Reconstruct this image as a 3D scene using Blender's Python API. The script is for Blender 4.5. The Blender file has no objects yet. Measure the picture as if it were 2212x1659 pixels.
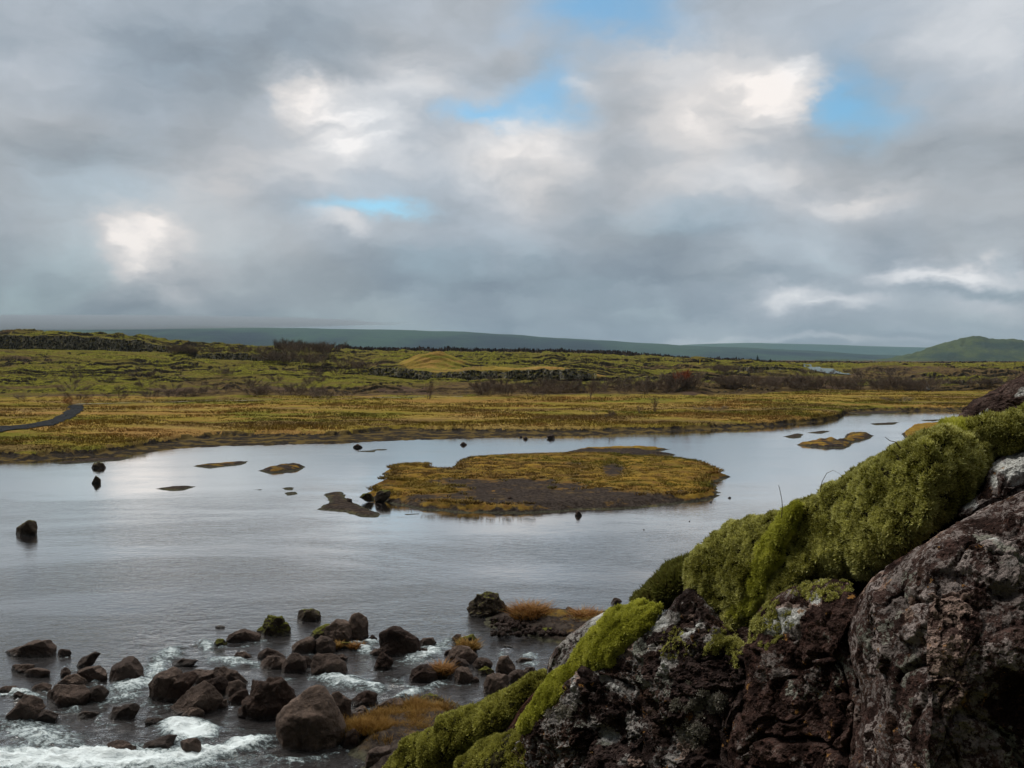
import bpy, bmesh, math
import numpy as np
from mathutils import Vector

# ------------------------------------------------------------------ camera, world, sun, exposure
sc = bpy.context.scene
COL = sc.collection
FP = 1915.6                      # focal length in units of a 2212 px wide frame
CX, CY, HZ = 1106.0, 829.5, 775.0
TH = math.atan((CY - HZ) / FP)
CAMZ = 10.0
cd = bpy.data.cameras.new('camera')
cd.sensor_width = 36.0
cd.lens = 36.0 * FP / 2212.0
cd.clip_start = 0.1
cd.clip_end = 60000
cam = bpy.data.objects.new('camera', cd)
COL.objects.link(cam)
cam.location = (0, 0, CAMZ)
cam.rotation_euler = (math.pi / 2 - TH, 0, 0)
sc.camera = cam
sc.view_settings.view_transform = 'Standard'
sc.view_settings.look = 'None'
sc.view_settings.exposure = 0.15
sc.view_settings.gamma = 1.0
sc.view_settings.use_curve_mapping = False
sc.cycles.max_bounces = 6
sc.cycles.volume_bounces = 0
sc.cycles.caustics_reflective = False
sc.cycles.caustics_refractive = False

SUN_EL, SUN_AZ = math.radians(52), math.radians(-66)     # azimuth measured from the view direction (+Y) towards +X
SUN_STRENGTH = 2.1
sd = bpy.data.lights.new('sun', 'SUN')
sd.energy = SUN_STRENGTH
sd.angle = math.radians(14)
sd.color = (1.0, 0.95, 0.87)
sun = bpy.data.objects.new('sun', sd)
COL.objects.link(sun)
svec = Vector((math.sin(SUN_AZ) * math.cos(SUN_EL), math.cos(SUN_AZ) * math.cos(SUN_EL), math.sin(SUN_EL)))
sun.rotation_euler = svec.to_track_quat('Z', 'Y').to_euler()
sun.location = (0, 0, 60)


def ray(px, py):
    """direction through a picture point, scaled so that its Y component is 1"""
    a = (np.asarray(px, float) - CX) / FP
    b = (CY - np.asarray(py, float)) / FP
    X = a
    Y = math.cos(TH) + math.sin(TH) * b
    Z = -math.sin(TH) + math.cos(TH) * b
    return np.stack([X / Y, np.ones_like(X / Y), Z / Y], -1)


def at(px, py, D):
    r = ray(px, py)
    return r * np.asarray(D, float)[..., None] + np.array([0, 0, CAMZ])


def gp(px, py, z=0.0):
    r = ray(px, py)
    D = (z - CAMZ) / r[..., 2]
    return r * D[..., None] + np.array([0, 0, CAMZ])


# ------------------------------------------------------------------ node helper
class NT:
    def __init__(s, tree):
        s.t = tree
        tree.nodes.clear()

    def n(s, typ, ins=None, **kw):
        nd = s.t.nodes.new(typ)
        for k, v in kw.items():
            setattr(nd, k, v)
        if ins:
            for k, v in ins.items():
                s.set(nd, k, v)
        return nd

    def set(s, nd, k, v):
        sock = nd.inputs[k]
        if isinstance(v, bpy.types.NodeSocket):
            s.t.links.new(v, sock)
        elif isinstance(v, bpy.types.Node):
            s.t.links.new(v.outputs[0], sock)
        else:
            if sock.type == 'RGBA' and len(v) == 3:
                v = (*v, 1)
            sock.default_value = v

    def m(s, op, a, b=0.0, c=None, clamp=False):
        nd = s.n('ShaderNodeMath', {0: a, 1: b}, operation=op, use_clamp=clamp)
        if c is not None:
            s.set(nd, 2, c)
        return nd.outputs[0]

    def vm(s, op, a, b=(0, 0, 0), scale=None):
        nd = s.n('ShaderNodeVectorMath', {0: a, 1: b}, operation=op)
        if scale is not None:
            s.set(nd, 'Scale', scale)
        return nd.outputs['Value'] if op in ('LENGTH', 'DOT_PRODUCT') else nd.outputs[0]

    def mix(s, f, a, b, mode='MIX'):
        nd = s.n('ShaderNodeMix', data_type='RGBA', blend_type=mode)
        s.set(nd, 0, f)
        s.set(nd, 6, a)
        s.set(nd, 7, b)
        return nd.outputs[2]

    def ss(s, v, lo, hi, a=0.0, b=1.0):
        nd = s.n('ShaderNodeMapRange', {0: v, 1: lo, 2: hi, 3: a, 4: b}, interpolation_type='SMOOTHSTEP')
        return nd.outputs[0]

    def noise(s, vec, scale, detail=4, rough=0.55, dist=0.0, out=0):
        nd = s.n('ShaderNodeTexNoise', {'Vector': vec, 'Scale': scale, 'Detail': detail, 'Roughness': rough, 'Distortion': dist})
        return nd.outputs[out]

    def vor(s, vec, scale, out='Distance', feature='F1'):
        nd = s.n('ShaderNodeTexVoronoi', {'Vector': vec, 'Scale': scale}, feature=feature)
        return nd.outputs[out]

    def attr(s, name, out='Fac'):
        return s.n('ShaderNodeAttribute', attribute_name=name).outputs[out]

    def sep(s, v):
        return s.n('ShaderNodeSeparateXYZ', {0: v}).outputs

    def ramp(s, f, stops):
        nd = s.n('ShaderNodeValToRGB', {0: f})
        cr = nd.color_ramp
        while len(cr.elements) < len(stops):
            cr.elements.new(0.5)
        for e, (p, c) in zip(cr.elements, stops):
            e.position = p
            e.color = (*c, 1)
        return nd.outputs[0]


# ------------------------------------------------------------------ sky: Nishita blue behind procedural overcast
world = bpy.data.worlds.new('World')
sc.world = world
world.use_nodes = True
W = NT(world.node_tree)
W_STR = 0.1
gen = W.n('ShaderNodeTexCoord').outputs['Generated']
gx, gy, gz = W.sep(gen)
az = W.m('ARCTAN2', gx, gy)
hl = W.m('SQRT', W.m('ADD', W.m('MULTIPLY', gx, gx), W.m('MULTIPLY', gy, gy)))
el = W.m('ARCTAN2', gz, hl)
ae0 = W.n('ShaderNodeCombineXYZ', {0: az, 1: el}).outputs[0]


def azel(px, py):
    r = ray(px, py)
    return math.atan2(r[0], r[1]), math.atan2(r[2], math.hypot(r[0], r[1]))


wv = W.n('ShaderNodeVectorMath', {0: ae0, 1: (1.0, 1.8, 1.0)}, operation='MULTIPLY').outputs[0]
w1 = W.noise(wv, 5.0, 5, 0.55, 0, 1)
w2 = W.noise(wv, 17.0, 4, 0.6, 0, 1)
off = W.vm('ADD', W.vm('SCALE', W.vm('SUBTRACT', w1, (0.5, 0.5, 0.5)), scale=0.115),
           W.vm('SCALE', W.vm('SUBTRACT', w2, (0.5, 0.5, 0.5)), scale=0.05))
aew = W.vm('ADD', ae0, W.vm('MULTIPLY', off, (1.0, 0.75, 0.0)))


def blob(px, py, sx, sy, amp, rot=0.0):
    a, e = azel(px, py)
    mp = W.n('ShaderNodeMapping', {'Vector': aew, 'Location': (a, e, 0), 'Rotation': (0, 0, rot),
                                   'Scale': (sx / FP, sy / FP, 1)}, vector_type='TEXTURE')
    sx_ = W.vm('MULTIPLY', mp.outputs[0], (1, 1, 0))
    d2 = W.vm('DOT_PRODUCT', sx_, sx_)
    return W.m('MULTIPLY', W.m('EXPONENT', W.m('MULTIPLY', d2, -0.9)), amp)


def total(lst):
    acc = None
    for b in lst:
        v = blob(*b)
        acc = v if acc is None else W.m('ADD', acc, v)
    return acc


BR = [(700, 212, 75, 38, .45, .5), (775, 262, 72, 58, .6), (735, 305, 55, 30, .35), (835, 335, 70, 30, .25), (655, 180, 60, 34, .3, -.4), (890, 180, 90, 80, .32), (1705, 205, 55, 55, .6), (1640, 165, 70, 34, .4, -.3), (1725, 140, 50, 30, .3), (1600, 250, 110, 40, .32), (1500, 235, 100, 60, .3),
      (1110, 320, 130, 55, .5, .2), (1140, 400, 90, 70, .28), (245, 502, 45, 26, .5), (300, 548, 55, 34, .66, .6), (345, 490, 60, 18, .38, -.3), (375, 610, 90, 55, .36), (1600, 385, 170, 38, .38, -.1),
      (1850, 432, 120, 26, .42), (2010, 588, 150, 15, .7), (1760, 655, 100, 24, .85), (1700, 640, 50, 18, .3), (720, 490, 70, 22, .35), (1255, 178, 45, 26, .28),
      (560, 370, 230, 70, .2, .3), (2120, 100, 130, 120, .2), (1500, 110, 140, 70, .26), (60, 110, 90, 90, .15), (1500, 700, 330, 26, .12), (2140, 640, 90, 22, .3),
      (1700, 738, 330, 9, .35), (1350, 480, 60, 60, .1), (1950, 700, 200, 14, .1)]
DK = [(500, 120, 260, 90, -.2), (250, 330, 150, 50, -.12), (1000, 610, 430, 50, -.15), (60, 640, 260, 70, -.13), (2080, 330, 170, 80, -.12), (1430, 520, 160, 60, -.12),
      (1700, 600, 260, 16, -.08), (1250, 690, 230, 24, -.10), (520, 700, 330, 30, -.12), (60, 330, 200, 120, -.03), (1240, 590, 200, 30, -.05),
      (2120, 610, 120, 10, -.15), (2000, 510, 180, 30, -.04), (1290, 470, 50, 40, -.06), (150, 730, 330, 16, -.1)]
BL = [(1215, 165, 70, 60, .8), (1030, 268, 80, 22, 1.1), (1150, 235, 80, 45, .9), (1290, 20, 160, 42, 1.15), (1420, 60, 120, 40, .4), (1835, 175, 60, 70, .75),
      (1890, 245, 85, 42, .7), (1792, 212, 40, 40, .75), (800, 452, 110, 18, 1.0), (1430, 755, 230, 10, .35), (250, 420, 150, 60, .2), (1450, 480, 140, 40, .22),
      (900, 560, 140, 40, .18), (660, 470, 60, 22, .4), (90, 560, 170, 120, .1)]
fine = W.noise(W.vm('MULTIPLY', aew, (1, 1.9, 1)), 7.0, 6, 0.52)
wisp = W.noise(W.vm('ADD', W.vm('MULTIPLY', aew, (1, 2.2, 1)), (3.3, 1.7, 0)), 10.0, 6, 0.55, 0.15)
lum = W.m('ADD', W.m('MULTIPLY', total(BR), W.m('MULTIPLY_ADD', W.ss(wisp, .30, .66), .8, .45)), W.m('MULTIPLY', total(DK), 1.45))
strat = W.noise(W.vm('MULTIPLY', aew, (1, 7, 1)), 4.0, 4, 0.5)
lum = W.m('ADD', lum, W.m('MULTIPLY', W.m('SUBTRACT', fine, 0.5), 0.72))
lowband = W.ss(el, 0.02, 0.16, 1.0, 0.25)
lum = W.m('ADD', lum, W.m('MULTIPLY', W.m('MULTIPLY', W.m('SUBTRACT', strat, 0.5), 0.35), lowband))
lum = W.m('ADD', lum, 0.43)
lum = W.m('SUBTRACT', lum, W.m('MULTIPLY', W.m('MAXIMUM', W.m('SUBTRACT', lum, .68), 0.0), .35))
lum = W.m('SUBTRACT', lum, W.ss(el, .15, .0, 0, .20))
K = 1.0 / W_STR
ccol = W.ramp(lum, [(0.0, (.18, .225, .275)), (0.25, (.285, .335, .39)), (0.5, (.43, .47, .52)), (0.78, (.64, .66, .69)), (1.0, (.86, .86, .87))])
warm = W.noise(wv, 2.3, 3, 0.5)
ccol = W.mix(W.ss(warm, 0.42, 0.58, 0.0, 1.0), ccol, W.mix(1.0, ccol, (1.05, 0.985, 0.93), 'MULTIPLY'))
sky = W.n('ShaderNodeTexSky', sky_type='NISHITA', sun_disc=False, sun_elevation=SUN_EL, sun_rotation=SUN_AZ, air_density=1.0, dust_density=0.6, ozone_density=2.0)
blue = W.mix(1.0, sky.outputs[0], (1.0, 1.45, 1.42), 'MULTIPLY')
bm_ = W.m('ADD', total(BL), W.m('MULTIPLY', W.m('SUBTRACT', fine, 0.5), 0.9))
bm_ = W.m('SUBTRACT', bm_, W.m('MULTIPLY', W.m('MAXIMUM', W.m('SUBTRACT', lum, 0.5), 0.0), 0.9))
bmask = W.m('MULTIPLY', W.m('POWER', W.m('MAXIMUM', W.ss(bm_, -.1, 1.5, 0, 1), 0.0), .9), .97)
# unseen overhead sky boosted and warmed to light the land below
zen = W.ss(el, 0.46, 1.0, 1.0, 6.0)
cl = W.vm('SCALE', W.vm('SCALE', ccol, scale=K), scale=W.m('MULTIPLY', zen, W.ss(gy, -.30, .40, .08, 1.0)))  # unseen sky behind the camera dimmed to darken camera-facing rock
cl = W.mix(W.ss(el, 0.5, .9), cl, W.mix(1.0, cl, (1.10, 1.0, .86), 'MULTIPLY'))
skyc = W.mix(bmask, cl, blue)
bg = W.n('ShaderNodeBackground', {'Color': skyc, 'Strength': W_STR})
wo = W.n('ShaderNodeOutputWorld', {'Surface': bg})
world.cycles.sampling_method = 'MANUAL'
world.cycles.sample_map_resolution = 1024


# ------------------------------------------------------------------ numpy noise
_G = np.array([[1, 1, 0], [-1, 1, 0], [1, -1, 0], [-1, -1, 0], [1, 0, 1], [-1, 0, 1], [1, 0, -1], [-1, 0, -1],
               [0, 1, 1], [0, -1, 1], [0, 1, -1], [0, -1, -1], [1, 1, 0], [-1, 1, 0], [0, -1, 1], [0, -1, -1]], np.float32)


def _h(i, j, k):
    h = (i * 374761393 + j * 668265263 + k * 1274126177) & 0xffffffff
    h = ((h ^ (h >> 13)) * 1103515245) & 0xffffffff
    return ((h ^ (h >> 16)) >> 3) & 15


def pn(x, y, z):
    x, y, z = np.broadcast_arrays(np.asarray(x, np.float64), np.asarray(y, np.float64), np.asarray(z, np.float64))
    xi, yi, zi = np.floor(x), np.floor(y), np.floor(z)
    fx, fy, fz = (x - xi).astype(np.float32), (y - yi).astype(np.float32), (z - zi).astype(np.float32)
    xi, yi, zi = xi.astype(np.int64), yi.astype(np.int64), zi.astype(np.int64)
    u, v, w = [t * t * t * (t * (t * 6 - 15) + 10) for t in (fx, fy, fz)]
    r = 0
    for a in (0, 1):
        for b in (0, 1):
            for c in (0, 1):
                g = _G[_h(xi + a, yi + b, zi + c)]
                d = g[..., 0] * (fx - a) + g[..., 1] * (fy - b) + g[..., 2] * (fz - c)
                r = r + d * (u if a else 1 - u) * (v if b else 1 - v) * (w if c else 1 - w)
    return r


def fbm(x, y, z, o=4, g=0.5, l=2.03):
    r, a = 0, 1.0
    for i in range(o):
        r = r + a * pn(x, y, np.asarray(z) + i * 7.3)
        x, y, z = np.asarray(x) * l, np.asarray(y) * l, np.asarray(z) * l
        a *= g
    return r


def ridge(x, y, z, o=4, g=0.5, l=2.1):
    r, a = 0, 1.0
    for i in range(o):
        r = r + a * (1 - 2 * np.abs(pn(x, y, np.asarray(z) + i * 5.1)))
        x, y, z = np.asarray(x) * l, np.asarray(y) * l, np.asarray(z) * l
        a *= g
    return r


def sstep(a, b, x):
    t = np.clip((np.asarray(x, float) - a) / (b - a), 0, 1)
    return t * t * (3 - 2 * t)


# ------------------------------------------------------------------ mesh helpers
def mk(name, V, F, mat, attrs=None, smooth=True, parent=None, cols=None):
    V = np.asarray(V, np.float32)
    F = np.asarray(F, np.int32)
    me = bpy.data.meshes.new(name)
    nf, k = F.shape
    me.vertices.add(len(V))
    me.vertices.foreach_set('co', V.ravel())
    me.loops.add(nf * k)
    me.loops.foreach_set('vertex_index', F.ravel())
    me.polygons.add(nf)
    me.polygons.foreach_set('loop_start', np.arange(0, nf * k, k, dtype=np.int32))
    me.polygons.foreach_set('use_smooth', np.full(nf, smooth, dtype=bool))
    me.update(calc_edges=True)
    for n_, a in (attrs or {}).items():
        at_ = me.attributes.new(n_, 'FLOAT', 'POINT')
        at_.data.foreach_set('value', np.asarray(a, np.float32).ravel())
    for n_, a in (cols or {}).items():
        at_ = me.attributes.new(n_, 'FLOAT_COLOR', 'POINT')
        a = np.asarray(a, np.float32)
        if a.shape[1] == 3:
            a = np.concatenate([a, np.ones((len(a), 1), np.float32)], 1)
        at_.data.foreach_set('color', a.ravel())
    me.materials.append(mat)
    ob = bpy.data.objects.new(name, me)
    COL.objects.link(ob)
    if parent is not None:
        ob.parent = parent
    return ob


def grid_faces(nr, nc, wrap=False):
    r = np.arange(nr - 1)[:, None]
    c = np.arange(nc if wrap else nc - 1)[None, :]
    c2 = (c + 1) % nc
    return np.stack([r * nc + c, r * nc + c2, (r + 1) * nc + c2, (r + 1) * nc + c], -1).reshape(-1, 4)


def tag(o, label=None, cat=None, group=None, kind=None):
    for k_, v_ in (('label', label), ('category', cat), ('group', group), ('kind', kind)):
        if v_:
            o[k_] = v_
    return o


def vnormals(V, F):
    a, b, c = V[F[:, 0]], V[F[:, 1]], V[F[:, 2]]
    n = np.cross(b - a, c - a)
    if F.shape[1] == 4:
        n = n + np.cross(V[F[:, 2]] - a, V[F[:, 3]] - a)
    N = np.zeros_like(V)
    for k in range(F.shape[1]):
        for ax in range(3):
            N[:, ax] += np.bincount(F[:, k], n[:, ax], len(V))
    return N / (np.linalg.norm(N, axis=1, keepdims=True) + 1e-12)


# ------------------------------------------------------------------ materials
def newmat(name):
    m = bpy.data.materials.new(name)
    m.use_nodes = True
    return m, NT(m.node_tree)


def finish(T, color, rough=0.9, bump=None, bstr=0.5, bdist=0.05, spec=0.3, **kw):
    p = T.n('ShaderNodeBsdfPrincipled', {'Base Color': color, 'Roughness': rough, 'Specular IOR Level': spec})
    for k_, v_ in kw.items():
        T.set(p, k_, v_)
    if bump is not None:
        b = T.n('ShaderNodeBump', {'Height': bump, 'Strength': bstr, 'Distance': bdist})
        T.set(p, 'Normal', b.outputs[0])
    T.n('ShaderNodeOutputMaterial', {'Surface': p})
    return p


def pos(T):
    return T.n('ShaderNodeNewGeometry').outputs['Position']


def objc(T):
    return T.n('ShaderNodeTexCoord').outputs['Object']


def turf(T, P, gain=1.0):
    """autumn flat: broad bands of ochre, olive, tan and rust-brown"""
    a = T.noise(T.vm('MULTIPLY', P, (0.35, 1, 1)), 0.035, 6, 0.62)
    b = T.noise(T.vm('ADD', T.vm('MULTIPLY', P, (0.4, 1, 1)), (71, 13, 5)), 0.07, 6, 0.66)
    c = T.noise(T.vm('ADD', T.vm('MULTIPLY', P, (0.3, 1, 1)), (11, 93, 5)), 0.11, 6, 0.68)
    d = T.noise(P, 0.9, 5, 0.65)
    g = T.mix(T.ss(a, .44, .54), (.195, .148, .030), (.235, .170, .042))
    g = T.mix(T.ss(b, .52, .58, 0, .85), g, (.125, .122, .022))
    g = T.mix(T.ss(b, .45, .39, 0, .75), g, (.27, .185, .065))
    g = T.mix(T.ss(c, .52, .59, 0, .7), g, (.14, .088, .045))
    g = T.mix(T.ss(c, .46, .42, 0, .6), g, (.25, .135, .05))
    g = T.mix(T.ss(d, .48, .66, 0, .4), g, (.11, .08, .028))
    return T.mix(1.0, g, (gain, gain, gain), 'MULTIPLY')


def mat_terrain():
    m, T = newmat('moor ground')
    P = pos(T)
    z = T.n('ShaderNodeSeparateColor', {0: T.attr('zones', 'Color')}).outputs
    gravel, grass, brown = z[0], z[1], z[2]
    n1 = T.noise(T.vm('MULTIPLY', P, (0.5, 1, 1)), 0.05, 6, 0.62)
    n2 = T.noise(P, 0.5, 5, 0.65)
    n3 = T.noise(P, 3.0, 4, 0.7)
    n4 = T.noise(T.vm('MULTIPLY', P, (0.35, 1, 1)), 0.12, 5, 0.6)
    g = turf(T, P)
    mo = T.mix(T.ss(n2, .38, .62), (.125, .118, .022), (.058, .055, .014))
    mo = T.mix(T.ss(T.noise(P, 1.4, 6, .75), .50, .60, 0, .75), mo, (.205, .20, .03))
    mo = T.mix(T.ss(T.noise(T.vm('ADD', P, (9, 4, 2)), 1.1, 6, .75), .47, .40, 0, .8), mo, (.040, .034, .016))
    mo = T.mix(T.ss(n4, .46, .58, 0, .7), mo, (.115, .09, .03))
    hb = T.mix(T.ss(n2, .4, .6), (.060, .042, .026), (.115, .082, .036))
    hb = T.mix(T.ss(T.noise(P, 0.09, 4, .6), .52, .6, 0, .7), hb, (.075, .05, .042))
    mask = T.noise(T.vm('ADD', T.vm('MULTIPLY', P, (0.45, 1, 1)), (37, 11, 0)), 0.042, 7, 0.62)
    lv = T.mix(T.ss(T.m('ADD', mask, T.m('MULTIPLY', T.m('SUBTRACT', brown, .5), .25)), .435, .515), mo, hb)
    # bare lava on the steep faces, with pale lichen
    nz = T.sep(T.n('ShaderNodeNewGeometry').outputs['Normal'])[2]
    rk = T.mix(T.ss(n3, .54, .66), (.022, .018, .013), (.10, .098, .075))
    lv = T.mix(T.ss(nz, .94, .78), lv, rk)
    gr = T.mix(T.ss(n3, .4, .65), (.020, .017, .015), (.040, .034, .028))
    gr = T.mix(T.ss(n2, .46, .58, 0, .75), gr, (.12, .085, .03))
    col = T.mix(T.ss(T.m('ADD', grass, T.m('MULTIPLY', T.m('SUBTRACT', n2, .5), .5)), .4, .6), lv, g)
    col = T.mix(T.ss(T.m('ADD', gravel, T.m('MULTIPLY', T.m('SUBTRACT', n2, .5), .7)), .4, .6), col, gr)
    hgt = T.m('ADD', T.m('MULTIPLY', n2, .6), T.m('MULTIPLY', n3, .4))
    finish(T, col, 1.0, hgt, 0.9, 0.5, 0.0)
    return m


def mat_island():
    m, T = newmat('island turf and gravel')
    P = pos(T)
    g0 = T.attr('grass')
    n2 = T.noise(P, 0.9, 6, 0.68)
    n3 = T.noise(P, 5.0, 4, 0.7)
    n1 = T.noise(T.vm('MULTIPLY', P, (0.5, 1, 1)), 0.25, 5, 0.6)
    g = T.mix(T.ss(n1, .44, .56), (.20, .125, .024), (.13, .092, .022))
    g = T.mix(T.ss(T.noise(P, 1.7, 6, .72), .52, .60, 0, .7), g, (.22, .15, .035))
    g = T.mix(T.ss(n2, .47, .6, 0, .8), g, (.115, .062, .024))
    g = T.mix(T.ss(n1, .58, .66, 0, .7), g, (.30, .16, .035))
    gr = T.mix(T.ss(n3, .4, .62), (.024, .019, .017), (.052, .042, .036))
    gr = T.mix(T.ss(n2, .54, .68, 0, .45), gr, (.12, .085, .04))
    wet = T.ss(T.sep(P)[2], .03, .12)
    gr = T.mix(wet, T.mix(1.0, gr, (1.25, 1.5, 1.25), 'MULTIPLY'), gr)
    col = T.mix(T.ss(T.m('ADD', g0, T.m('MULTIPLY', T.m('SUBTRACT', n2, .5), 2.4)), .30, .70), gr, g)
    nzz = T.sep(T.n('ShaderNodeNewGeometry').outputs['Normal'])[2]
    col = T.mix(T.ss(nzz, .80, .55, 0, .8), col, (.045, .032, .018))
    finish(T, col, 1.0, T.m('ADD', n2, T.m('MULTIPLY', n3, .5)), 0.8, 0.12, 0.0)
    return m


def mat_cliffwall():
    m, T = newmat('fissured lava wall')
    P = pos(T)
    n2 = T.noise(P, 1.2, 5, 0.65)
    n3 = T.noise(T.vm('MULTIPLY', P, (1, 1, .3)), 2.0, 4, 0.6)
    c = T.mix(T.ss(n3, .44, .56), (.035, .030, .024), (.20, .19, .16))
    c = T.mix(T.ss(n2, .54, .64), c, (.25, .245, .21))
    nz = T.sep(T.n('ShaderNodeNewGeometry').outputs['Normal'])[2]
    c = T.mix(T.ss(T.m('ADD', nz, T.m('MULTIPLY', T.m('SUBTRACT', n2, .5), .8)), .45, .75), c, T.mix(T.ss(n3, .4, .6), (.12, .115, .025), (.10, .075, .035)))
    finish(T, c, 1.0, n2, 0.9, 0.4, 0.0)
    return m


def mat_boulder(name, base=(.070, .053, .046), moss=0.0):
    m, T = newmat(name)
    P = objc(T)
    W_ = pos(T)
    rnd = T.n('ShaderNodeObjectInfo').outputs['Random']
    n1 = T.noise(P, 1.6, 5, 0.6)
    n2 = T.noise(P, 9.0, 6, 0.7)
    n3 = T.noise(P, 55.0, 3, 0.7)
    c = T.mix(T.ss(n1, .35, .65), tuple(b * .65 for b in base), tuple(b * 1.3 for b in base))
    c = T.mix(T.ss(n2, .5, .68, 0, .55), c, tuple(b * k for b, k in zip(base, (1.9, 1.85, 1.75))))
    c = T.mix(T.ss(n2, .42, .33, 0, .7), c, tuple(b * .45 for b in base))
    c = T.mix(T.ss(n3, .58, .7, 0, .4), c, (.16, .145, .13))
    c = T.mix(rnd, T.mix(1.0, c, (.86, .84, .84), 'MULTIPLY'), T.mix(1.0, c, (1.18, 1.12, 1.06), 'MULTIPLY'))
    if moss:
        nz = T.sep(T.n('ShaderNodeNewGeometry').outputs['Normal'])[2]
        k_ = T.ss(T.m('ADD', nz, T.m('MULTIPLY', T.m('SUBTRACT', n2, .5), 2.2)), .95 - moss * .75, 1.25 - moss * .75)
        c = T.mix(k_, c, T.mix(T.ss(n3, .4, .6), (.055, .06, .012), (.13, .13, .02)))
    zz = T.m('ADD', T.sep(W_)[2], T.m('MULTIPLY', T.m('SUBTRACT', n2, .5), .12))
    wet = T.ss(zz, .16, .03)
    c = T.mix(wet, c, T.mix(1.0, c, (.42, .40, .38), 'MULTIPLY'))
    r = T.m('MULTIPLY_ADD', wet, -.45, .78)
    finish(T, c, r, T.m('ADD', n2, T.m('ADD', T.m('MULTIPLY', n3, .35), T.m('MULTIPLY', T.noise(P, 3.0, 4, .6, .5), 1.5))), 1.0, 0.06, T.m('MULTIPLY_ADD', wet, .35, .08))
    return m


def mat_water():
    m, T = newmat('river water')
    P = pos(T)
    rapid = T.attr('rapid')
    foam = T.attr('foam')
    Pw = T.vm('MULTIPLY', P, (0.75, 1.25, 1))
    dist = T.vm('LENGTH', P)
    calm = T.ss(T.noise(T.vm('MULTIPLY', P, (.40, 1, 1)), .10, 6, .68, .6), .36, .64)
    b1 = T.noise(Pw, 2.2, 5, .62, .6)
    b2 = T.noise(T.vm('MULTIPLY', P, (0.55, 1.7, 1)), 7.5, 4, .6, .5)
    b3 = T.noise(Pw, .45, 3, .5)
    hgt = T.m('ADD', T.m('MULTIPLY', b1, .55), T.m('ADD', T.m('MULTIPLY', b2, .22), T.m('MULTIPLY', b3, .7)))
    far = T.ss(dist, 18, 95, 1.0, .16)
    amp = T.m('MULTIPLY', T.m('MULTIPLY_ADD', calm, .8, .24), far)
    amp = T.m('ADD', amp, T.m('MULTIPLY', rapid, 1.5))
    bump = T.n('ShaderNodeBump', {'Height': hgt, 'Strength': 1.0, 'Distance': T.m('MULTIPLY', amp, .075)})
    f1 = T.noise(T.vm('MULTIPLY', P, (1.0, 1.6, 1)), 2.6, 7, .72, 1.4)
    f2 = T.noise(T.vm('MULTIPLY', P, (1.0, 2.0, 1)), 11.0, 4, .7, .8)
    fm = T.m('ADD', T.m('MULTIPLY', foam, 1.25), T.m('MULTIPLY_ADD', f1, 2.3, -1.15))
    fm = T.m('ADD', fm, T.m('MULTIPLY_ADD', f2, 1.5, -.75))
    fmask = T.m('MULTIPLY', T.ss(fm, .36, .95), T.ss(foam, .02, .25))
    col = T.mix(T.noise(P, .15, 3, .5), (.020, .019, .020), (.034, .031, .031))
    fcol = T.mix(T.ss(fm, .5, 1.5), (.10, .135, .145), (.60, .66, .68))
    col = T.mix(fmask, col, fcol)
    df = T.n('ShaderNodeBsdfDiffuse', {'Color': col, 'Normal': bump.outputs[0]})
    gl = T.n('ShaderNodeBsdfGlossy', {'Color': (1.0, .985, .965), 'Roughness': .06, 'Normal': bump.outputs[0]})
    fr = T.n('ShaderNodeFresnel', {'IOR': 1.345, 'Normal': bump.outputs[0]})
    fac = T.m('MULTIPLY', T.ss(fr.outputs[0], .02, .43), T.m('SUBTRACT', 1.0, fmask))
    mx = T.n('ShaderNodeMixShader', {0: fac, 1: df.outputs[0], 2: gl.outputs[0]})
    T.n('ShaderNodeOutputMaterial', {'Surface': mx})
    return m


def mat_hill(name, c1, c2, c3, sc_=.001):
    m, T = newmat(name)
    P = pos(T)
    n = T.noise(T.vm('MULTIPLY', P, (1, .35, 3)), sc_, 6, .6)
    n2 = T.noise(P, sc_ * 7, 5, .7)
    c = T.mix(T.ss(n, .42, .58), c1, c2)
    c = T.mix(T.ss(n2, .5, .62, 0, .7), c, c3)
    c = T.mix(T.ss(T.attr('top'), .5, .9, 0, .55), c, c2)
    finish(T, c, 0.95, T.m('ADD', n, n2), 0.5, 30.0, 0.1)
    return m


def mat_tuft(name, lo, mid, hi, tip, rough=.85):
    """small leaves: colour varies per tuft ('tint') and along the leaf ('tip')"""
    m, T = newmat(name)
    P = pos(T)
    t = T.attr('tint')
    n = T.noise(P, 7.0, 3, .6)
    v = T.m('ADD', T.m('MULTIPLY', t, .6), T.m('MULTIPLY_ADD', n, 1.4, -.5))
    c = T.ramp(v, [(0.0, lo), (.45, mid), (.85, hi)])
    c = T.mix(T.ss(T.attr('tip'), .35, 1.0, 0, .75), c, T.mix(T.ss(v, .2, .9), hi, tip))
    p = T.n('ShaderNodeBsdfPrincipled', {'Base Color': c, 'Roughness': rough, 'Specular IOR Level': .2})
    tr = T.n('ShaderNodeBsdfTranslucent', {'Color': c})
    mx = T.n('ShaderNodeMixShader', {0: .22, 1: p.outputs[0], 2: tr.outputs[0]})
    T.n('ShaderNodeOutputMaterial', {'Surface': mx})
    return m


def mat_mossbase(name, a, b):
    m, T = newmat(name)
    P = pos(T)
    n = T.noise(P, 30.0, 5, .7)
    c = T.mix(T.ss(n, .4, .62), a, b)
    finish(T, c, 0.95, n, 1.0, .02, .1)
    return m


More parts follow.
